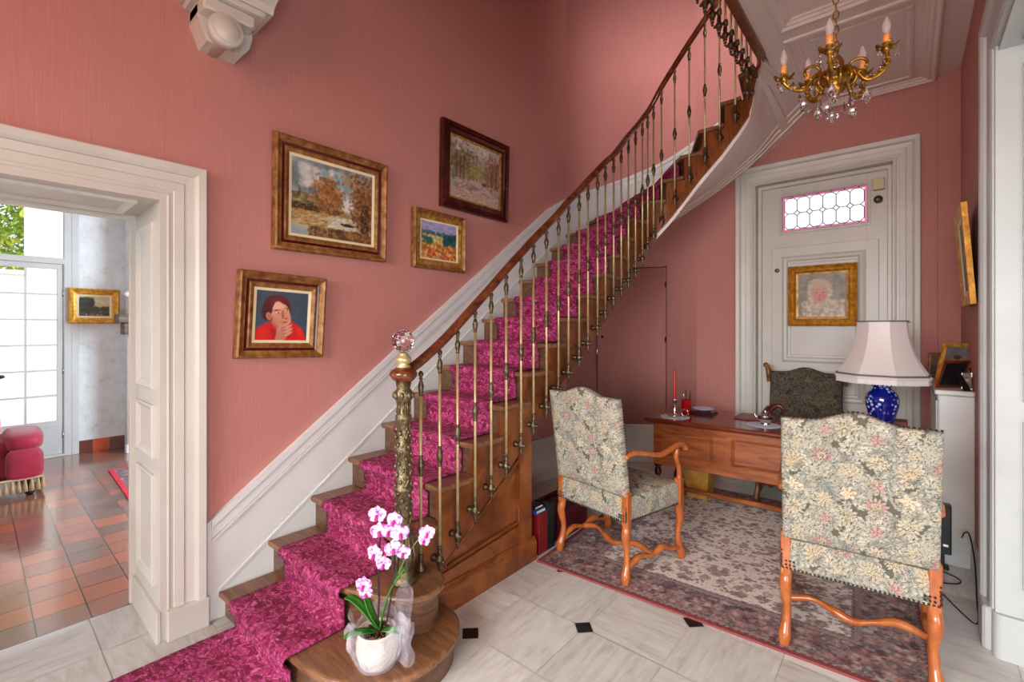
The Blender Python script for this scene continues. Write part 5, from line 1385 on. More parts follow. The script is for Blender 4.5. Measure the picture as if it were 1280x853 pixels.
# blue dish on a dark stack
t = thing('dish', 'pale blue dish resting on a dark tray beside the red pen pot', 'dish', (-1.345, 4.12, DZ+.022))
mb = MB(); mb.lathe([(.03, DZ+.022), (.05, DZ+.025), (.085, DZ+.040), (.088, DZ+.043), (.082, DZ+.042), (.05, DZ+.030), (.002, DZ+.028)], (-1.345, 4.12, 0), 24, cap=False); mb.lathe([(.03, DZ+.022), (.03, DZ+.026)], (-1.345, 4.12, 0), 24); mb.build('dish_body', mat('pale_blue_china', (190,196,224), .3), t)
mb = MB(); mb.box(-1.44, -1.25, 4.03, 4.21, DZ, DZ+.008, .003); mb.box(-1.435, -1.255, 4.035, 4.205, DZ+.008, DZ+.0215, .004); o = mb.build('tray', 'dark_wood'); tag(o, 'small dark tray beneath the pale blue dish', 'tray'); rebase(o, (-1.345, 4.12, DZ))
# burgundy blotter and folder
mb = MB(); mb.box(-1.08, -.30, 4.03, 4.30, DZ, DZ+.012, .004); o = mb.build('blotter', 'leather'); tag(o, 'long burgundy leather blotter across the middle of the desk', 'blotter'); rebase(o, (-.7, 4.15, DZ))
mb = MB(); mb.box(-.72, -.22, 4.06, 4.28, DZ+.013, DZ+.035, .005); o = mb.build('folder', 'leather'); tag(o, 'thick burgundy folder lying on the leather blotter in front of the dark armchair', 'folder'); rebase(o, (-.5, 4.17, DZ+.013))
# silver pot with curled dark handle
cx, cy = -.82, 3.91; z = DZ+.004
t = thing('silver_pot', 'small silver pot with a curled dark red wooden handle on the white lace mat', 'pot', (cx, cy, z))
mb = MB(); mb.lathe([(.030, z), (.034, z+.006), (.022, z+.014), (.040, z+.03), (.048, z+.048), (.046, z+.064), (.05, z+.068), (.044, z+.07), (.030, z+.08), (.012, z+.088), (.008, z+.096), (.012, z+.104), (.004, z+.112)], (cx, cy, 0), 24); mb.build('pot_body', 'silver', t)
mb = MB(); mb.tube(smooth_pts([(cx+.035, cy, z+.06), (cx+.035, cy, z+.10), (cx+.055, cy, z+.14), (cx+.09, cy, z+.155), (cx+.115, cy, z+.135), (cx+.115, cy, z+.105), (cx+.10, cy, z+.10)], 5), [.006, .008, .010, .012, .013, .014, .015, .016, .017, .018, .018, .018, .018, .018, .018, .018, .017, .016, .016, .015, .014, .013, .012, .011, .010, .010, .009, .008, .008, .007, .006], 10); mb.build('handle', mat('red_brown_wood', (70,22,20), .25), t)
mb = MB(); mb.tube(smooth_pts([(cx-.04, cy, z+.045), (cx-.065, cy, z+.055), (cx-.075, cy, z+.075)], 4), [.012, .011, .010, .009, .009, .008, .007, .006, .006], 8); mb.build('spout', 'silver', t)
# dark pieces right of the lamp
mb = MB(); mb.box(-.10, .0, 4.12, 4.24, DZ, DZ+.10, .006); o = mb.build('red_box', 'leather'); tag(o, 'small dark red box on the desk just right of the lamp', 'box'); rebase(o, (-.05, 4.18, DZ))

# ------------------------------------------------------------------ table lamp
cx, cy = -.13, 3.95; z = DZ
t = thing('table_lamp', 'table lamp with blue flowered china vase and pale satin shade on the desk', 'lamp', (cx, cy, z))
m = mat('blue_china', (12,24,120), .08, Coat_Weight=.6); M['blue_china'] = m
v = coords(m, (1, 1, 1)); w = nd(m, 'ShaderNodeTexVoronoi'); w.inputs['Scale'].default_value = 42; lk(m, v, w.inputs['Vector'])
n1 = noise(m, v, 9, 2); mm = nd(m, 'ShaderNodeMath', operation='MULTIPLY'); r1 = ramp(m, w.outputs['Distance'], [(.34, (255,255,255)), (.42, (0,0,0))]); r2 = ramp(m, n1, [(.45, (0,0,0)), (.49, (255,255,255))])
mx0 = nd(m, 'ShaderNodeMix'); mx0.data_type = 'RGBA'; mx0.blend_type = 'MULTIPLY'; mx0.inputs[0].default_value = 1; lk(m, r1, mx0.inputs[6]); lk(m, r2, mx0.inputs[7])
mx = nd(m, 'ShaderNodeMix'); mx.data_type = 'RGBA'; lk(m, mx0.outputs[2], mx.inputs[0]); mx.inputs[6].default_value = (*lin((10,26,130)), 1); mx.inputs[7].default_value = (*lin((186,206,240)), 1); lk(m, mx.outputs[2], bsdf(m).inputs['Base Color'])
mb = MB(); mb.lathe([(.066, z), (.07, z+.012), (.06, z+.02), (.05, z+.03), (.052, z+.06), (.064, z+.12), (.080, z+.18), (.090, z+.225), (.091, z+.265), (.082, z+.30), (.060, z+.325), (.048, z+.335), (.047, z+.345), (.058, z+.355), (.060, z+.37), (.052, z+.378), (.04, z+.385)], (cx, cy, 0), 32); mb.build('vase', 'blue_china', t)
mb = MB(); mb.lathe([(.012, z+.38), (.012, z+.46), (.018, z+.465), (.018, z+.52), (.010, z+.53)], (cx, cy, 0), 12); mb.tube([(cx-.15, cy, 1.535), (cx+.15, cy, 1.535)], .003, 6); mb.tube([(cx, cy, z+.52), (cx, cy, 1.535)], .003, 6); mb.build('lamp_fitting', 'brass', t)
NS = 8
def srad(zz):
    tt = (1.543-zz)/(1.543-1.175); return .139+.120*(tt**2.2)+.008*tt
mb = MB(); vs = []; fs = []; rows = 18; sub = 5
ang0 = math.radians(18)
def octo(r, k, s):
    a0 = ang0+2*PI*k/NS; a1 = ang0+2*PI*(k+1)/NS; f = s/sub
    p = Vector((math.cos(a0), math.sin(a0))).lerp(Vector((math.cos(a1), math.sin(a1))), f); return p*r*(1+.02*math.sin(f*PI))
for i in range(rows+1):
    zz = 1.543-(1.543-1.175)*i/rows
    for k in range(NS):
        for s_ in range(sub): p = octo(srad(zz), k, s_); vs.append((cx+p.x, cy+p.y, zz))
Nn = NS*sub
for i in range(rows):
    for k in range(Nn): fs.append((i*Nn+k, i*Nn+(k+1) % Nn, (i+1)*Nn+(k+1) % Nn, (i+1)*Nn+k))
mb.add(vs, fs, False)
o = mb.build('lamp_shade', 'shade', t); md = o.modifiers.new('t', 'SOLIDIFY'); md.thickness = .003
for zz, rr in ((1.543, .005), (1.195, .007)):
    mb = MB(); pts = []
    for k in range(NS):
        for s_ in range(sub): p = octo(srad(zz)+.003, k, s_); pts.append((cx+p.x, cy+p.y, zz))
    pts.append(pts[0]); mb.tube(pts, rr, 6, cap=False); mb.build('braid_trim', 'shade_trim', t)
mb = MB(); vs = []; fs = []; rows2 = 2; K = NS*sub*6
for i in range(2):
    for q in range(K):
        kk = q//6; k, s_ = divmod(kk, sub); f = (q % 6)/6
        p = octo(srad(1.19), k, s_).lerp(octo(srad(1.19), (k+(1 if s_ == sub-1 else 0)) % NS, (s_+1) % sub), f)
        zz = (1.19, 1.143)[i]; w_ = 1+(.012 if (q % 2 and i) else .004); vs.append((cx+p.x*w_, cy+p.y*w_, zz-(.006 if (i and q % 2) else 0)))
for q in range(K): fs.append((q, (q+1) % K, K+(q+1) % K, K+q))
mb.add(vs, fs); o = mb.build('fringe', 'fringe', t, kind='stuff'); md = o.modifiers.new('t', 'SOLIDIFY'); md.thickness = .004

# ------------------------------------------------------------------ white cabinet on the right wall with photographs
t = thing('radiator_cabinet', 'narrow white cabinet along the right-hand wall carrying framed photographs', 'cabinet', (.225, 4.5, 0))
mb = MB(); mb.box(.145, RX-.001, 4.02, 4.985, 0, 1.075, .004); mb.box(.15, RX-.001, 4.0, 4.02, .10, 1.07, .004); mb.build('cabinet_body', 'white', t)
mb = MB(); mb.box(.13, RX-.001, 3.99, 4.985, 1.075, 1.105, .006); mb.build('cabinet_top', 'white', t)
for k in range(3):
    y0 = 4.05+k*.315; mb = MB(); mb.box(.138, .146, y0, y0+.29, .12, 1.03, .003); d = mb.build('door', 'white', t); mb = MB(); mb.sphere((.13, y0+.03, .6), .012, 8, 6); mb.build('knob', 'brass', d)
mb = MB(); mb.box(.225, .285, 3.995, 4.004, .16, .25, .003); mb.lathe([(.016, 3.993), (.018, 3.996)], (.255, 0, .205), 12, 'y'); o = mb.build('wall_socket', mat('ivory_plastic', (222,218,206), .4)); tag(o, 'white electric socket low on the end of the white cabinet', 'socket')
# black box hung by the cabinet end
t = thing('black_speaker', 'slim black box with a small light standing on its foot before the white cabinet', 'speaker', (.165, 3.94, 0))
mb = MB(); mb.box(.12, .205, 3.90, 3.975, .10, .40, .006); mb.build('speaker_case', 'black', t)
mb = MB(); mb.box(.13, .195, 3.91, 3.965, 0, .02, .004); mb.box(.15, .175, 3.92, 3.955, .02, .10, .003); mb.build('foot', 'black', t)
mb = MB(); mb.box(.165, .19, 3.897, 3.901, .15, .165, .001); mb.build('display', 'steel', t)
# black cable
def cable(name, pts, label, r=.0035):
    mb = MB(); mb.tube(smooth_pts(pts, 8), r, 7); o = mb.build(name, 'cable'); tag(o, label, 'cable'); return o
cable('power_cable', [(.255, 3.985, .20), (.262, 3.90, .26), (.272, 3.75, .30), (.278, 3.55, .22), (.275, 3.42, .08), (.268, 3.30, .006), (.22, 3.36, .006), (.13, 3.60, .006), (.10, 3.69, .006), (.17, 3.70, .006), (.225, 3.74, .006), (.235, 3.80, .006), (.19, 3.85, .006), (.10, 3.88, .006), (.02, 3.9, .006), (.01, 3.92, .018)], 'black power cable looping over the stone floor by the right-hand doorway')
# photographs
def photo(name, label, c, W, H, ang, back, fm, ph, bw=.02, strut=False, group='photograph frames on the white cabinet'):
    """c base centre, ang = way the picture faces (degrees, 0 = -y), back = lean degrees"""
    t = thing(name, label, 'picture frame', c)
    a = math.radians(ang); A = Vector((math.cos(a), math.sin(a), 0)); Nn_ = Vector((math.sin(a), -math.cos(a), 0)); b = math.radians(back)
    B = (Vector((0, 0, 1))*math.cos(b)-Nn_*math.sin(b)); N2 = A.cross(B); 
    if N2.dot(Nn_) < 0: N2 = -N2
    o0 = Vector(c)-A*W/2+Vector((0, 0, .002)); P = lambda x, y, h: tuple(o0+A*x+B*y+N2*h)
    mb = MB(); frame_loop(mb, (0, W, 0, H), [(0, 0), (0, .010), (bw*.3, .014), (bw, .008), (bw, 0)], P); mb.build('frame', fm, t)
    canvas('photo_print', ph, W-2*bw, H-2*bw, t, lambda x, y, h: P(bw+x, bw+y, .004), .006)
    mb = MB(); mb.add([P(.004, .004, 0), P(W-.004, .004, 0), P(W-.004, H-.004, 0), P(.004, H-.004, 0), P(.004, .004, .003), P(W-.004, .004, .003), P(W-.004, H-.004, .003), P(.004, H-.004, .003)], [(3,2,1,0), (4,5,6,7), (0,1,5,4), (1,2,6,5), (2,3,7,6), (3,0,4,7)]); mb.build('backing', 'black', t)
    if strut:
        top = Vector(P(W/2, H*.72, -.002)); foot = top-Nn_*(H*.42); foot.z = c[2]+.001; mb = MB(); w_ = A*W*.13
        vs = [top-w_*.5, top+w_*.5, foot+w_, foot-w_]; off = Vector((0, 0, .004))+Nn_*-.003; vs2 = [q+off for q in vs]; mb.add(vs+vs2, [(0,1,2,3), (7,6,5,4), (0,4,5,1), (1,5,6,2), (2,6,7,3), (3,7,4,0)]); mb.build('easel_strut', 'black', t)
    return t
zt = 1.106
photo('photo_frame', 'tallest gilt photograph frame with a grey picture, leaning back on the white cabinet', (.235, 4.42, zt), .20, .29, -38, 14, 'gilt_bright', plainphoto((96,98,100), (120,120,118), 5), .026, True)
photo('photo_frame', 'honey wood photograph frame seen from behind, black easel strut towards us', (.20, 4.12, zt), .16, .20, 215, 22, 'chair_wood', plainphoto((120,110,100), (80,70,60), 6), .018, True)
photo('photo_frame', 'small dark gilt photograph frame furthest left on the white cabinet', (.19, 4.86, zt), .15, .20, -20, 10, 'gilt_dark', plainphoto((110,90,60), (60,56,50), 7), .016, True)
photo('photo_frame', 'narrow gilt photograph frame between the lamp shade and the tall frame', (.20, 4.66, zt), .12, .17, -50, 12, 'gilt_bright', plainphoto((150,130,110), (90,80,70), 8), .014, True)
photo('photo_frame', 'small red and cream photograph frame low behind the black easel strut', (.27, 4.24, zt), .10, .13, -10, 10, 'leather', plainphoto((190,170,130), (150,110,70), 9), .012, True)
photo('photo_frame', 'little silver photograph frame nearest the right-hand wall', (.285, 4.09, zt), .055, .11, 0, 8, 'silver', plainphoto((120,90,90), (80,70,90), 10), .008, True)

# ------------------------------------------------------------------ boxes and albums under the stairs
def book(name, label, x0, x1, y0, y1, z0, z1, m_, cat='book', group=None, spine='y'):
    t = thing(name, label, cat, ((x0+x1)/2, (y0+y1)/2, z0), 0, group)
    mb = MB(); e = .006
    mb.box(x0+e, x1-e, y0+e, y1-e, z0+e*.6, z1-(e*.6 if (x1-x0) > (z1-z0) else .03)); mb.build('pages', 'paper', t)
    mb = MB()
    if (x1-x0) < (z1-z0):
        mb.box(x0, x0+.005, y0, y1, z0, z1, .001); mb.box(x1-.005, x1, y0, y1, z0, z1, .001); mb.box(x0, x1, y0, y0+.006, z0, z1, .002)
    else:
        mb.box(x0, x1, y0, y1, z0, z0+.004, .001); mb.box(x0, x1, y0, y1, z1-.004, z1, .001); mb.box(x0, x1, y0, y0+.006, z0, z1, .002)
    mb.build('cover', m_, t); return t
book('red_album', 'tall dark red album standing at the foot of the stair panel', -1.945, -1.842, 2.42, 2.515, 0, .27, mat('album_red', (120,20,26), .4), 'album')
book('black_binder', 'tall black binder standing just behind the dark red album under the stairs', -1.945, -1.842, 2.52, 2.60, 0, .315, mat('binder_black', (18,30,30), .35), 'binder')
t = thing('magazine_box', 'open maroon box of magazines under the stairs behind the armchair', 'box', (-2.0, 2.85, 0))
mb = MB(); x0, x1, y0, y1, h = -2.14, -1.86, 2.66, 3.05, .20
mb.box(x0, x1, y0, y1, 0, .01); mb.box(x0, x0+.008, y0, y1, 0, h); mb.box(x1-.008, x1, y0, y1, 0, h); mb.box(x0, x1, y0, y0+.008, 0, h); mb.box(x0, x1, y1-.008, y1, 0, h); mb.build('box_body', mat('maroon_card', (84,20,30), .4), t)
cols_ = [(90,60,150), (30,60,130), (150,150,156), (110,70,170), (34,34,44)]
for k in range(5): book('magazine', ['violet magazine lowest in the maroon box', 'blue magazine second in the maroon box', 'grey magazine in the middle of the maroon box', 'purple magazine below the top one in the maroon box', 'black magazine topmost in the maroon box'][k], x0+.012+.004*k, x1-.03+.003*k, y0+.012, y1-.02-.01*k, .011+.034*k, .043+.034*k, mat('magazine_cover_%d' % k, cols_[k], .3), 'magazine', 'magazines in the maroon box')
book('blue_book', 'blue book lying on top of the dark red album', -1.95, -1.845, 2.40, 2.51, .271, .296, mat('cover_blue', (34,70,140), .3), 'book')
book('dark_book', 'dark book lying on the blue book at the top of the pile', -1.945, -1.86, 2.405, 2.50, .297, .317, mat('cover_dark', (36,32,38), .35), 'book')

# ------------------------------------------------------------------ orchid in its wrapper on the bottom step
ox, oy, oz = -1.64, 1.07, Z1+.001
t = thing('potted_orchid', 'white and purple moth orchid in a clear-wrapped pot on the bottom step', 'plant', (ox, oy, oz))
m = mat('white_wicker', (222,214,204), .7); v = coords(m, (1, 1, 1)); w = nd(m, 'ShaderNodeTexWave'); w.inputs['Scale'].default_value = 60; w.bands_direction = 'Z'; lk(m, v, w.inputs['Vector']); bump(m, w.outputs['Fac'], .6, .004); M['wicker'] = m
mb = MB(); mb.lathe([(.062, oz), (.070, oz+.01), (.082, oz+.055), (.083, oz+.09), (.074, oz+.125), (.078, oz+.136), (.072, oz+.138), (.066, oz+.125)], (ox, oy, 0), 28); mb.build('pot', 'wicker', t)
mb = MB(); mb.lathe([(.057, oz+.118), (.03, oz+.127), (.002, oz+.13)], (ox, oy, 0), 16); 
R = random.Random(2)
for _ in range(50): a = R.uniform(0, 6.28); r = R.uniform(0, .05); mb.sphere((ox+r*math.cos(a), oy+r*math.sin(a), oz+.128), R.uniform(.005, .011), 5, 4)
mb.build('bark', 'dark_wood', t, kind='stuff')
# leaves
def leaf(pts, w, fold=.3, m_='leaf', par=t, nm='leaf'):
    c = smooth_pts(pts, 5); n = len(c); mb = MB(); 
    side = (Vector(c[-1])-Vector(c[0])).cross(Vector((0, 0, 1))); 
    if side.length < 1e-3: side = Vector((1, 0, 0))
    side.normalize()
    def P(i, j):
        f = i/(n-1); ww = w*(math.sin(min(1, f*1.02)*PI)**.55)*(1-.15*f)+.002; s_ = -1+j/2; k = c[i]
        tg = (c[min(n-1, i+1)]-c[max(0, i-1)]).normalized(); nn = side.cross(tg).normalized()
        if nn.z < 0: nn = -nn
        return tuple(k+side*ww*s_+nn*abs(s_)*ww*fold)
    mb.grid(P, n-1, 4, True); o = mb.build(nm, m_, par); md = o.modifiers.new('t', 'SOLIDIFY'); md.thickness = .003; return o
rt_ = Vector((math.cos(math.radians(40.6)), math.sin(math.radians(40.6)), 0)); dp = Vector((-rt_.y, rt_.x, 0))
O = Vector((ox, oy, oz))
def W3(r, d, z): return O+rt_*r+dp*d+Vector((0, 0, z))
leaf([W3(.01, 0, .13), W3(-.03, .0, .20), W3(-.055, .0, .27), W3(-.062, .0, .315)], .028)
leaf([W3(0, .01, .13), W3(-.06, .02, .20), W3(-.11, .02, .245), W3(-.14, .02, .25)], .024)
leaf([W3(.01, 0, .13), W3(.03, .01, .22), W3(.06, .01, .30), W3(.10, .01, .365), W3(.115, .01, .37)], .022)
leaf([W3(.0, -.01, .13), W3(-.04, -.04, .15), W3(-.09, -.05, .145), W3(-.12, -.05, .13)], .020, m_='leaf')
leaf([W3(.02, 0, .13), W3(.06, -.03, .15), W3(.10, -.04, .145)], .018)
# flower spikes
sp1 = smooth_pts([W3(0, 0, .12), W3(.004, .01, .25), W3(.002, .01, .40), W3(.012, .0, .50), W3(.02, -.01, .58), W3(.02, -.02, .62)], 5)
sp2 = smooth_pts([W3(.03, .0, .12), W3(.055, .0, .26), W3(.07, 0, .40), W3(.08, -.01, .50), W3(.085, -.02, .57), W3(.09, -.03, .61)], 5)
sp3 = smooth_pts([W3(.085, 0, .36), W3(.12, 0, .43), W3(.16, 0, .49), W3(.20, 0, .53)], 5)
mb = MB(); mb.tube(sp1, .0038, 7); mb.build('flower_stem', 'stem_dark', t)
mb = MB(); mb.tube(sp2, .0038, 7); mb.build('flower_stem', 'stem_dark', t)
mb = MB(); mb.tube(sp3, .0026, 7); mb.build('flower_stem', 'stem_green', t)
m = mat('orchid_petal', (226,200,232), .5); M['petal'] = m
v = coords(m, (1, 1, 1)); nn1 = noise(m, v, 70, 3); lk(m, ramp(m, nn1, [(.36, (160,60,160)), (.50, (222,180,228)), (.62, (240,228,244))]), bsdf(m).inputs['Base Color'])
M['lip'] = mat('orchid_lip', (176,30,130), .4)
def bloom(c, face, s=.036):
    """five petals and a lip; face = direction the flower looks"""
    F = face.normalized(); X_ = F.cross(Vector((0, 0, 1))).normalized(); Y_ = X_.cross(F).normalized()
    mb = MB()
    for a, L_, w in ((90, 1.05, .40), (22, 1.1, .60), (158, 1.1, .60), (-38, .95, .38), (218, .95, .38)):
        a = math.radians(a); u = X_*math.cos(a)+Y_*math.sin(a); w_ = F.cross(u).normalized()
        def P(i, j, u=u, w_=w_, L_=L_, w=w):
            f = i/6; q = -1+j/2*1.0; return tuple(c+u*s*L_*f+w_*s*w*q*math.sin(min(1, f*.93+.07)*PI)**.6+F*(s*.22*math.sin(f*2.4)-s*.16*abs(q)*f))
        mb.grid(P, 6, 4, True)
    o = mb.build('bloom', 'petal', t)
    mb = MB(); mb.sphere(c+F*s*.22-Y_*s*.12, s*.2, 8, 6); 
    mb.tube([c+F*s*.2-Y_*s*.15, c+F*s*.45-Y_*s*.42, c+F*s*.35-Y_*s*.62], [s*.16, s*.2, s*.05], 7); mb.build('lip', 'lip', o)
tow = -dp
for r, d, z_, s in ((.012, -.04, .615, .036), (.022, -.05, .555, .034), (.0, -.03, .455, .036), (.040, -.05, .425, .030), (.085, -.055, .60, .034), (.062, -.05, .555, .033), (.108, -.06, .55, .036), (.080, -.06, .49, .034), (.118, -.05, .47, .030), (.205, -.01, .53, .032), (.195, -.02, .505, .026), (-.045, -.03, .33, .034), (-.035, -.035, .30, .026)):
    bloom(W3(r, d, z_), (tow+rt_*((r*37) % 1-.5)*.9+Vector((0, 0, .15))), s)
mb = MB(); mb.tube(smooth_pts([W3(.003, .0, .30), W3(-.02, -.015, .315), W3(-.045, -.03, .33)], 3), .002, 6); mb.build('flower_stem', 'stem_green', t)
# cellophane, more opaque where it turns edge-on
m = bpy.data.materials.new('cellophane'); m.use_nodes = True; M['film'] = m
b = bsdf(m); b.inputs['Base Color'].default_value = (*lin((236,232,244)), 1); b.inputs['Roughness'].default_value = .08; b.inputs['Alpha'].default_value = .15; b.inputs['Specular IOR Level'].default_value = 1.; b.inputs['Coat Weight'].default_value = 1.
lw = nd(m, 'ShaderNodeLayerWeight'); lw.inputs['Blend'].default_value = .35; mr_ = nd(m, 'ShaderNodeMapRange'); mr_.inputs[3].default_value = .07; mr_.inputs[4].default_value = .75; lk(m, lw.outputs['Facing'], mr_.inputs[0]); lk(m, mr_.outputs[0], b.inputs['Alpha'])
def film(fn, nu, nv, nm):
    mb = MB(); mb.grid(fn, nu, nv, False); return mb.build(nm, 'film', t)
R = random.Random(11); jit = [[R.uniform(-1, 1) for _ in range(40)] for _ in range(12)]
def F1(i, j):
    a = 2*PI*(i % 36)/36; f = j/8; r = .080+.026*math.sin(f*PI*.9)+(.018*f); fold = .009*math.sin(a*7)+.006*jit[j % 12][i % 36]
    r += fold*f*1.6+.008*math.sin(a*13)*f+.006*jit[(j*5+2) % 12][(i*7) % 36]*f; zz = .004+f*(.165+.028*math.sin(a*3+.5)+.015*jit[5][i % 36])
    q = O+Vector((math.cos(a)*r, math.sin(a)*r, zz)); return tuple(q)
film(F1, 36, 8, 'wrapper')
def F2(i, j):   # right-hand flap of the wrapper
    u, v_ = i/8, j/8; return tuple(W3(.06+.095*u+.008*math.sin(v_*9), -.04+.02*math.sin(u*6)+.01*math.sin(v_*7), .02+v_*(.165+.035*math.sin(u*PI))))
film(F2, 8, 8, 'wrapper_flap')
def F3(i, j):   # tall back flap
    u, v_ = i/8, j/8; return tuple(W3(.035+.085*u*(1-.2*v_)+.03*v_, .06+.015*math.sin(u*5+v_*4), .10+v_*(.205-.05*abs(u-.45)*2)))
film(F3, 8, 8, 'wrapper_flap')
def F4(i, j):   # left horn
    u, v_ = i/6, j/8; return tuple(W3(-.07-.035*v_-.01*u+.05*u*(1-v_), -.02+.012*math.sin(u*5+v_*3), .10+v_*(.13-.05*u)))
film(F4, 6, 8, 'wrapper_flap')

# ------------------------------------------------------------------ chandelier
CC = Vector((-0.23, 2.371, 2.554))
t = thing('chandelier', 'gilt five-armed chandelier with candle bulbs and crystal drops under the panelled ceiling', 'chandelier', (CC.x, CC.y, CEIL))
mb = MB(); mb.lathe([(.0, CEIL-.045), (.02, CEIL-.04), (.045, CEIL-.015), (.05, CEIL)], (CC.x, CC.y, 0), 18); mb.build('ceiling_rose', 'gold', t)
mb = MB(); z = CEIL-.04; k = 0
while z > CC.z+.13:
    a = (PI/2)*(k % 2); mb.tube([(CC.x+.010*math.cos(b_)*math.cos(a), CC.y+.010*math.cos(b_)*math.sin(a), z-.018+.020*math.sin(b_)) for b_ in [2*PI*q/12 for q in range(13)]], .0026, 5, cap=False); z -= .032; k += 1
mb.build('chain', 'gold', t, kind='stuff')
mb = MB(); z = CC.z
mb.lathe([(.006, z+.13), (.012, z+.12), (.008, z+.10), (.020, z+.085), (.030, z+.06), (.022, z+.035), (.034, z+.02), (.044, z), (.038, z-.02), (.024, z-.035), (.030, z-.045), (.016, z-.06), (.010, z-.075), (.014, z-.085), (.004, z-.095)], (CC.x, CC.y, 0), 16)
for k in range(10):
    a = 2*PI*k/10; d = Vector((math.cos(a), math.sin(a), 0)); q = Vector((CC.x, CC.y, z)); mb.tube(smooth_pts([q+d*.03+Vector((0, 0, .03)), q+d*.06+Vector((0, 0, .015)), q+d*.07+Vector((0, 0, -.02)), q+d*.05+Vector((0, 0, -.045))], 3), [.010]*4+[.007]*3+[.004]*3, 6)
mb.build('body', 'gold', t)
CUPS = [Vector((-0.405, 2.274, 2.583)), Vector((-0.23, 2.161, 2.586)), Vector((-0.065, 2.394, 2.638)), Vector((-0.347, 2.494, 2.624)), Vector((-0.155, 2.607, 2.654))]
drops = []
for ci, q in enumerate(CUPS):
    d = Vector((q.x-CC.x, q.y-CC.y, 0)); r = d.length; d.normalize(); zc = q.z; z = CC.z; B0 = Vector((CC.x, CC.y, 0))
    arm = MB(); pts = [B0+d*.03+Vector((0, 0, z+.0)), B0+d*(r*.35)+Vector((0, 0, z+.025)), B0+d*(r*.62)+Vector((0, 0, z-.035)), B0+d*(r*.90)+Vector((0, 0, z-.02)), B0+d*(r*1.03)+Vector((0, 0, z+.015)), B0+d*r+Vector((0, 0, zc-.015))]
    c_ = smooth_pts(pts, 6); arm.tube(c_, [.0105-.004*(k/len(c_)) for k in range(len(c_))], 8)
    # scroll
    s_ = [B0+d*(r*.45+.03*math.cos(a))+Vector((0, 0, z+.035+.026*math.sin(a))) for a in [PI*1.5-PI*1.7*k/14 for k in range(15)]]; arm.tube(s_, .006, 6)
    for k in range(6):
        f = .3+k*.11; pc_ = c_[int(f*(len(c_)-1))]; arm.sphere(pc_+Vector((0, 0, .008)), .011, 6, 4, (1.3, 1.3, .6))
    ao = arm.build('arm', 'gold', t)
    # leafy drip cup
    cup = MB(); vs = [tuple(q+Vector((0, 0, -.012)))]; N = 40
    for ring, (rr, zz) in enumerate(((.014, -.006), (.026, -.010), (.036, -.004))):
        for k in range(N):
            a = 2*PI*k/N; w_ = 1+.16*math.cos(a*5)*(ring/2); vs.append((q.x+rr*w_*math.cos(a), q.y+rr*w_*math.sin(a), q.z+zz+.008*math.cos(a*5)*(ring/2)))
    fs = [(0, 1+k, 1+(k+1) % N) for k in range(N)]
    for ring in range(2): fs += [(1+ring*N+k, 1+(ring+1)*N+k, 1+(ring+1)*N+(k+1) % N, 1+ring*N+(k+1) % N) for k in range(N)]
    cup.add(vs, fs, True); cup.lathe([(.010, q.z-.03), (.014, q.z-.012), (.013, q.z+.004), (.015, q.z+.010)], (q.x, q.y, 0), 12)
    co = cup.build('drip_cup', 'gold', ao); md = co.modifiers.new('t', 'SOLIDIFY'); md.thickness = .002
    mb = MB(); mb.lathe([(.012, q.z), (.012, q.z+.045), (.009, q.z+.047)], (q.x, q.y, 0), 14); sl = mb.build('candle_sleeve', 'candle_sleeve', ao)
    mb = MB(); zb_ = q.z+.046; mb.lathe([(.008, zb_), (.013, zb_+.012), (.0165, zb_+.028), (.014, zb_+.045), (.007, zb_+.062), (.002, zb_+.074)], (q.x, q.y, 0), 14)
    mb.build('bulb', 'bulb_glass', ao)
    for k in range(3):
        a = 2*PI*k/3+ci; drops.append((Vector((q.x+.034*math.cos(a), q.y+.034*math.sin(a), q.z-.006)), .013 if k else .019, k % 2))
    drops.append((B0+d*(r*.62)+Vector((0, 0, z-.045)), .026, 1)); drops.append((B0+d*(r*.30)+Vector((0, 0, z-.05)), .024, ci % 2))
for p_, s, kind in drops:
    mb = MB(); L_ = .012+s; mb.tube([p_, p_-Vector((0, 0, L_*.5))], .0008, 4); mb.sphere(p_-Vector((0, 0, L_*.5)), .004, 6, 4, smooth=False)
    c_ = p_-Vector((0, 0, L_+s*.8))
    if kind: mb.lathe([(.0005, c_.z+s*1.3), (s*.45, c_.z+s*.5), (s*.62, c_.z-s*.1), (s*.3, c_.z-s*.8), (.0005, c_.z-s*1.1)], (c_.x, c_.y, 0), 6, smooth=False)
    else: mb.lathe([(.0005, c_.z+s*1.1), (s*.25, c_.z+s*.5), (s*.5, c_.z-s*.5), (s*.35, c_.z-s*.9), (.0005, c_.z-s*1.1)], (c_.x, c_.y, 0), 5, smooth=False)
    mb.build('crystal_drop', 'crystal', t)
mb = MB(); z = CC.z-.105; mb.sphere((CC.x-.012, CC.y-.01, z-.012), .006, 8, 5, smooth=False); mb.tube([(CC.x-.012, CC.y-.01, z+.02), (CC.x-.012, CC.y-.01, z-.04)], .001, 4); mb.sphere((CC.x-.012, CC.y-.01, z-.058), .022, 10, 7, (1, 1, .85), False); mb.build('crystal_ball', 'crystal', t)
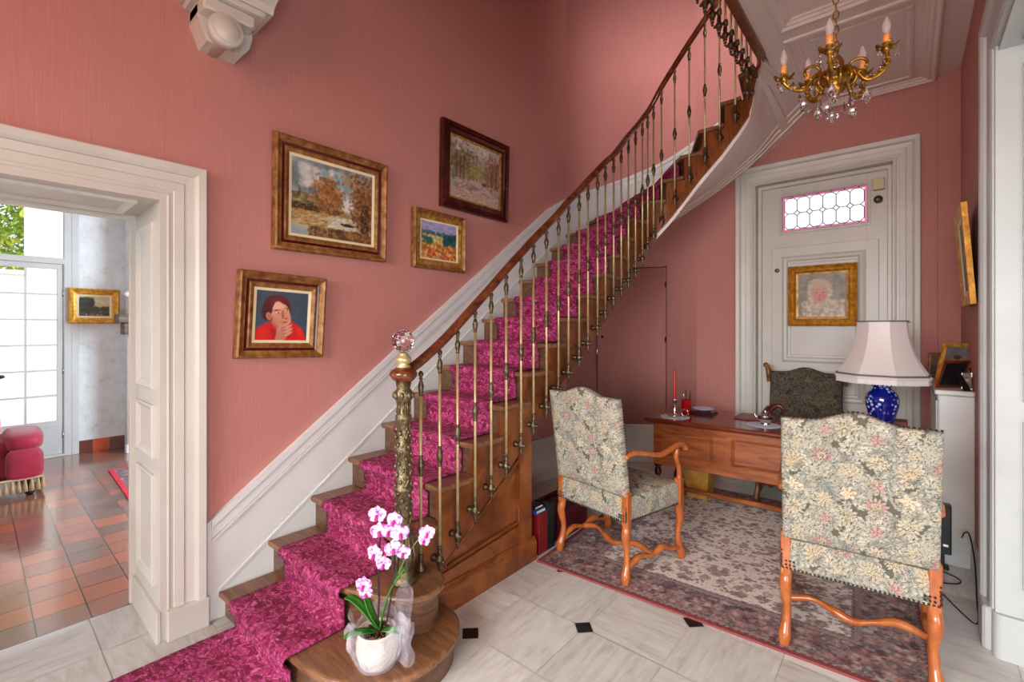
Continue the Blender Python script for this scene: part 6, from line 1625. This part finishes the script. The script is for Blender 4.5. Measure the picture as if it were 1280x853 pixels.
# ------------------------------------------------------------------ camera and light
cam = bpy.data.cameras.new('camera'); co = bpy.data.objects.new('camera', cam); COL.objects.link(co); sc.camera = co
co.location = (0, 0, 1.5); co.rotation_euler = (math.radians(90), 0, math.radians(40.6))
cam.sensor_width = 36; cam.lens = 577/1280*36; cam.shift_y = (410-426.5)/1280; cam.clip_start = .05
def area(name, loc, tgt, sx, sy, power, col):
    l = bpy.data.lights.new(name, 'AREA'); l.shape = 'RECTANGLE'; l.size = sx; l.size_y = sy; l.energy = power; l.color = col
    o = bpy.data.objects.new(name, l); COL.objects.link(o); o.location = loc
    o.rotation_euler = (Vector(tgt)-Vector(loc)).to_track_quat('-Z', 'Y').to_euler(); return o
w = bpy.data.worlds.new('daylight'); sc.world = w; w.use_nodes = True
bg = w.node_tree.nodes['Background']; bg.inputs[0].default_value = (.86, .93, 1, 1); bg.inputs[1].default_value = 1.3
sun = bpy.data.lights.new('sun', 'SUN'); sun.energy = 5; sun.angle = math.radians(2); sun.color = (1, .97, .9)
so = bpy.data.objects.new('sun', sun); COL.objects.link(so); so.rotation_euler = Vector((-.45, .30, -.84)).to_track_quat('-Z', 'Y').to_euler()
# assumed daylight from behind the camera, added side and dining fills, assumed light on the upper landing
l = area('assumed_daylight_behind', (-.3, -3.05, 1.7), (-.5, 2.2, -.2), 3.4, 2.2, 125, (.95, .98, 1.0)); l.data.spread = math.radians(80)  # unseen area lamp added for assumed daylight; the wall behind it has no opening
l = area('side_fill', (4.0, -.9, 1.0), (-2.7, 1.4, .3), 3.6, 1.7, 76, (.98, .98, 1.0)); l.data.spread = math.radians(95)  # unseen fill added to brighten the left wall and floor
area('dining_fill', (-4.3, 3.7, 1.7), (-7.3, .9, .9), 2.2, 2.2, 340, (.72, .88, 1))  # unseen fill added for the far dining wall, kept off the door jamb
l = area('assumed_light_landing', (1.4, 2.0, 5.3), (-1.6, 5.05, 4.4), 1.0, 1.0, 15, (1, .90, .92)); l.data.spread = math.radians(42)  # unseen area lamp added to brighten the curved stairwell wall, source assumed
# unseen warm light added behind the camera to redden the upper walls
p = bpy.data.lights.new('warm_fill', 'POINT'); p.energy = 70; p.color = (1, .36, .12); p.shadow_soft_size = .25
o = bpy.data.objects.new('warm_fill', p); COL.objects.link(o); o.location = (-.9, -1.4, 3.3)
sc.view_settings.view_transform = 'Standard'; sc.view_settings.look = 'None'; sc.view_settings.gamma = 1; sc.view_settings.use_curve_mapping = False; sc.view_settings.exposure = 0.
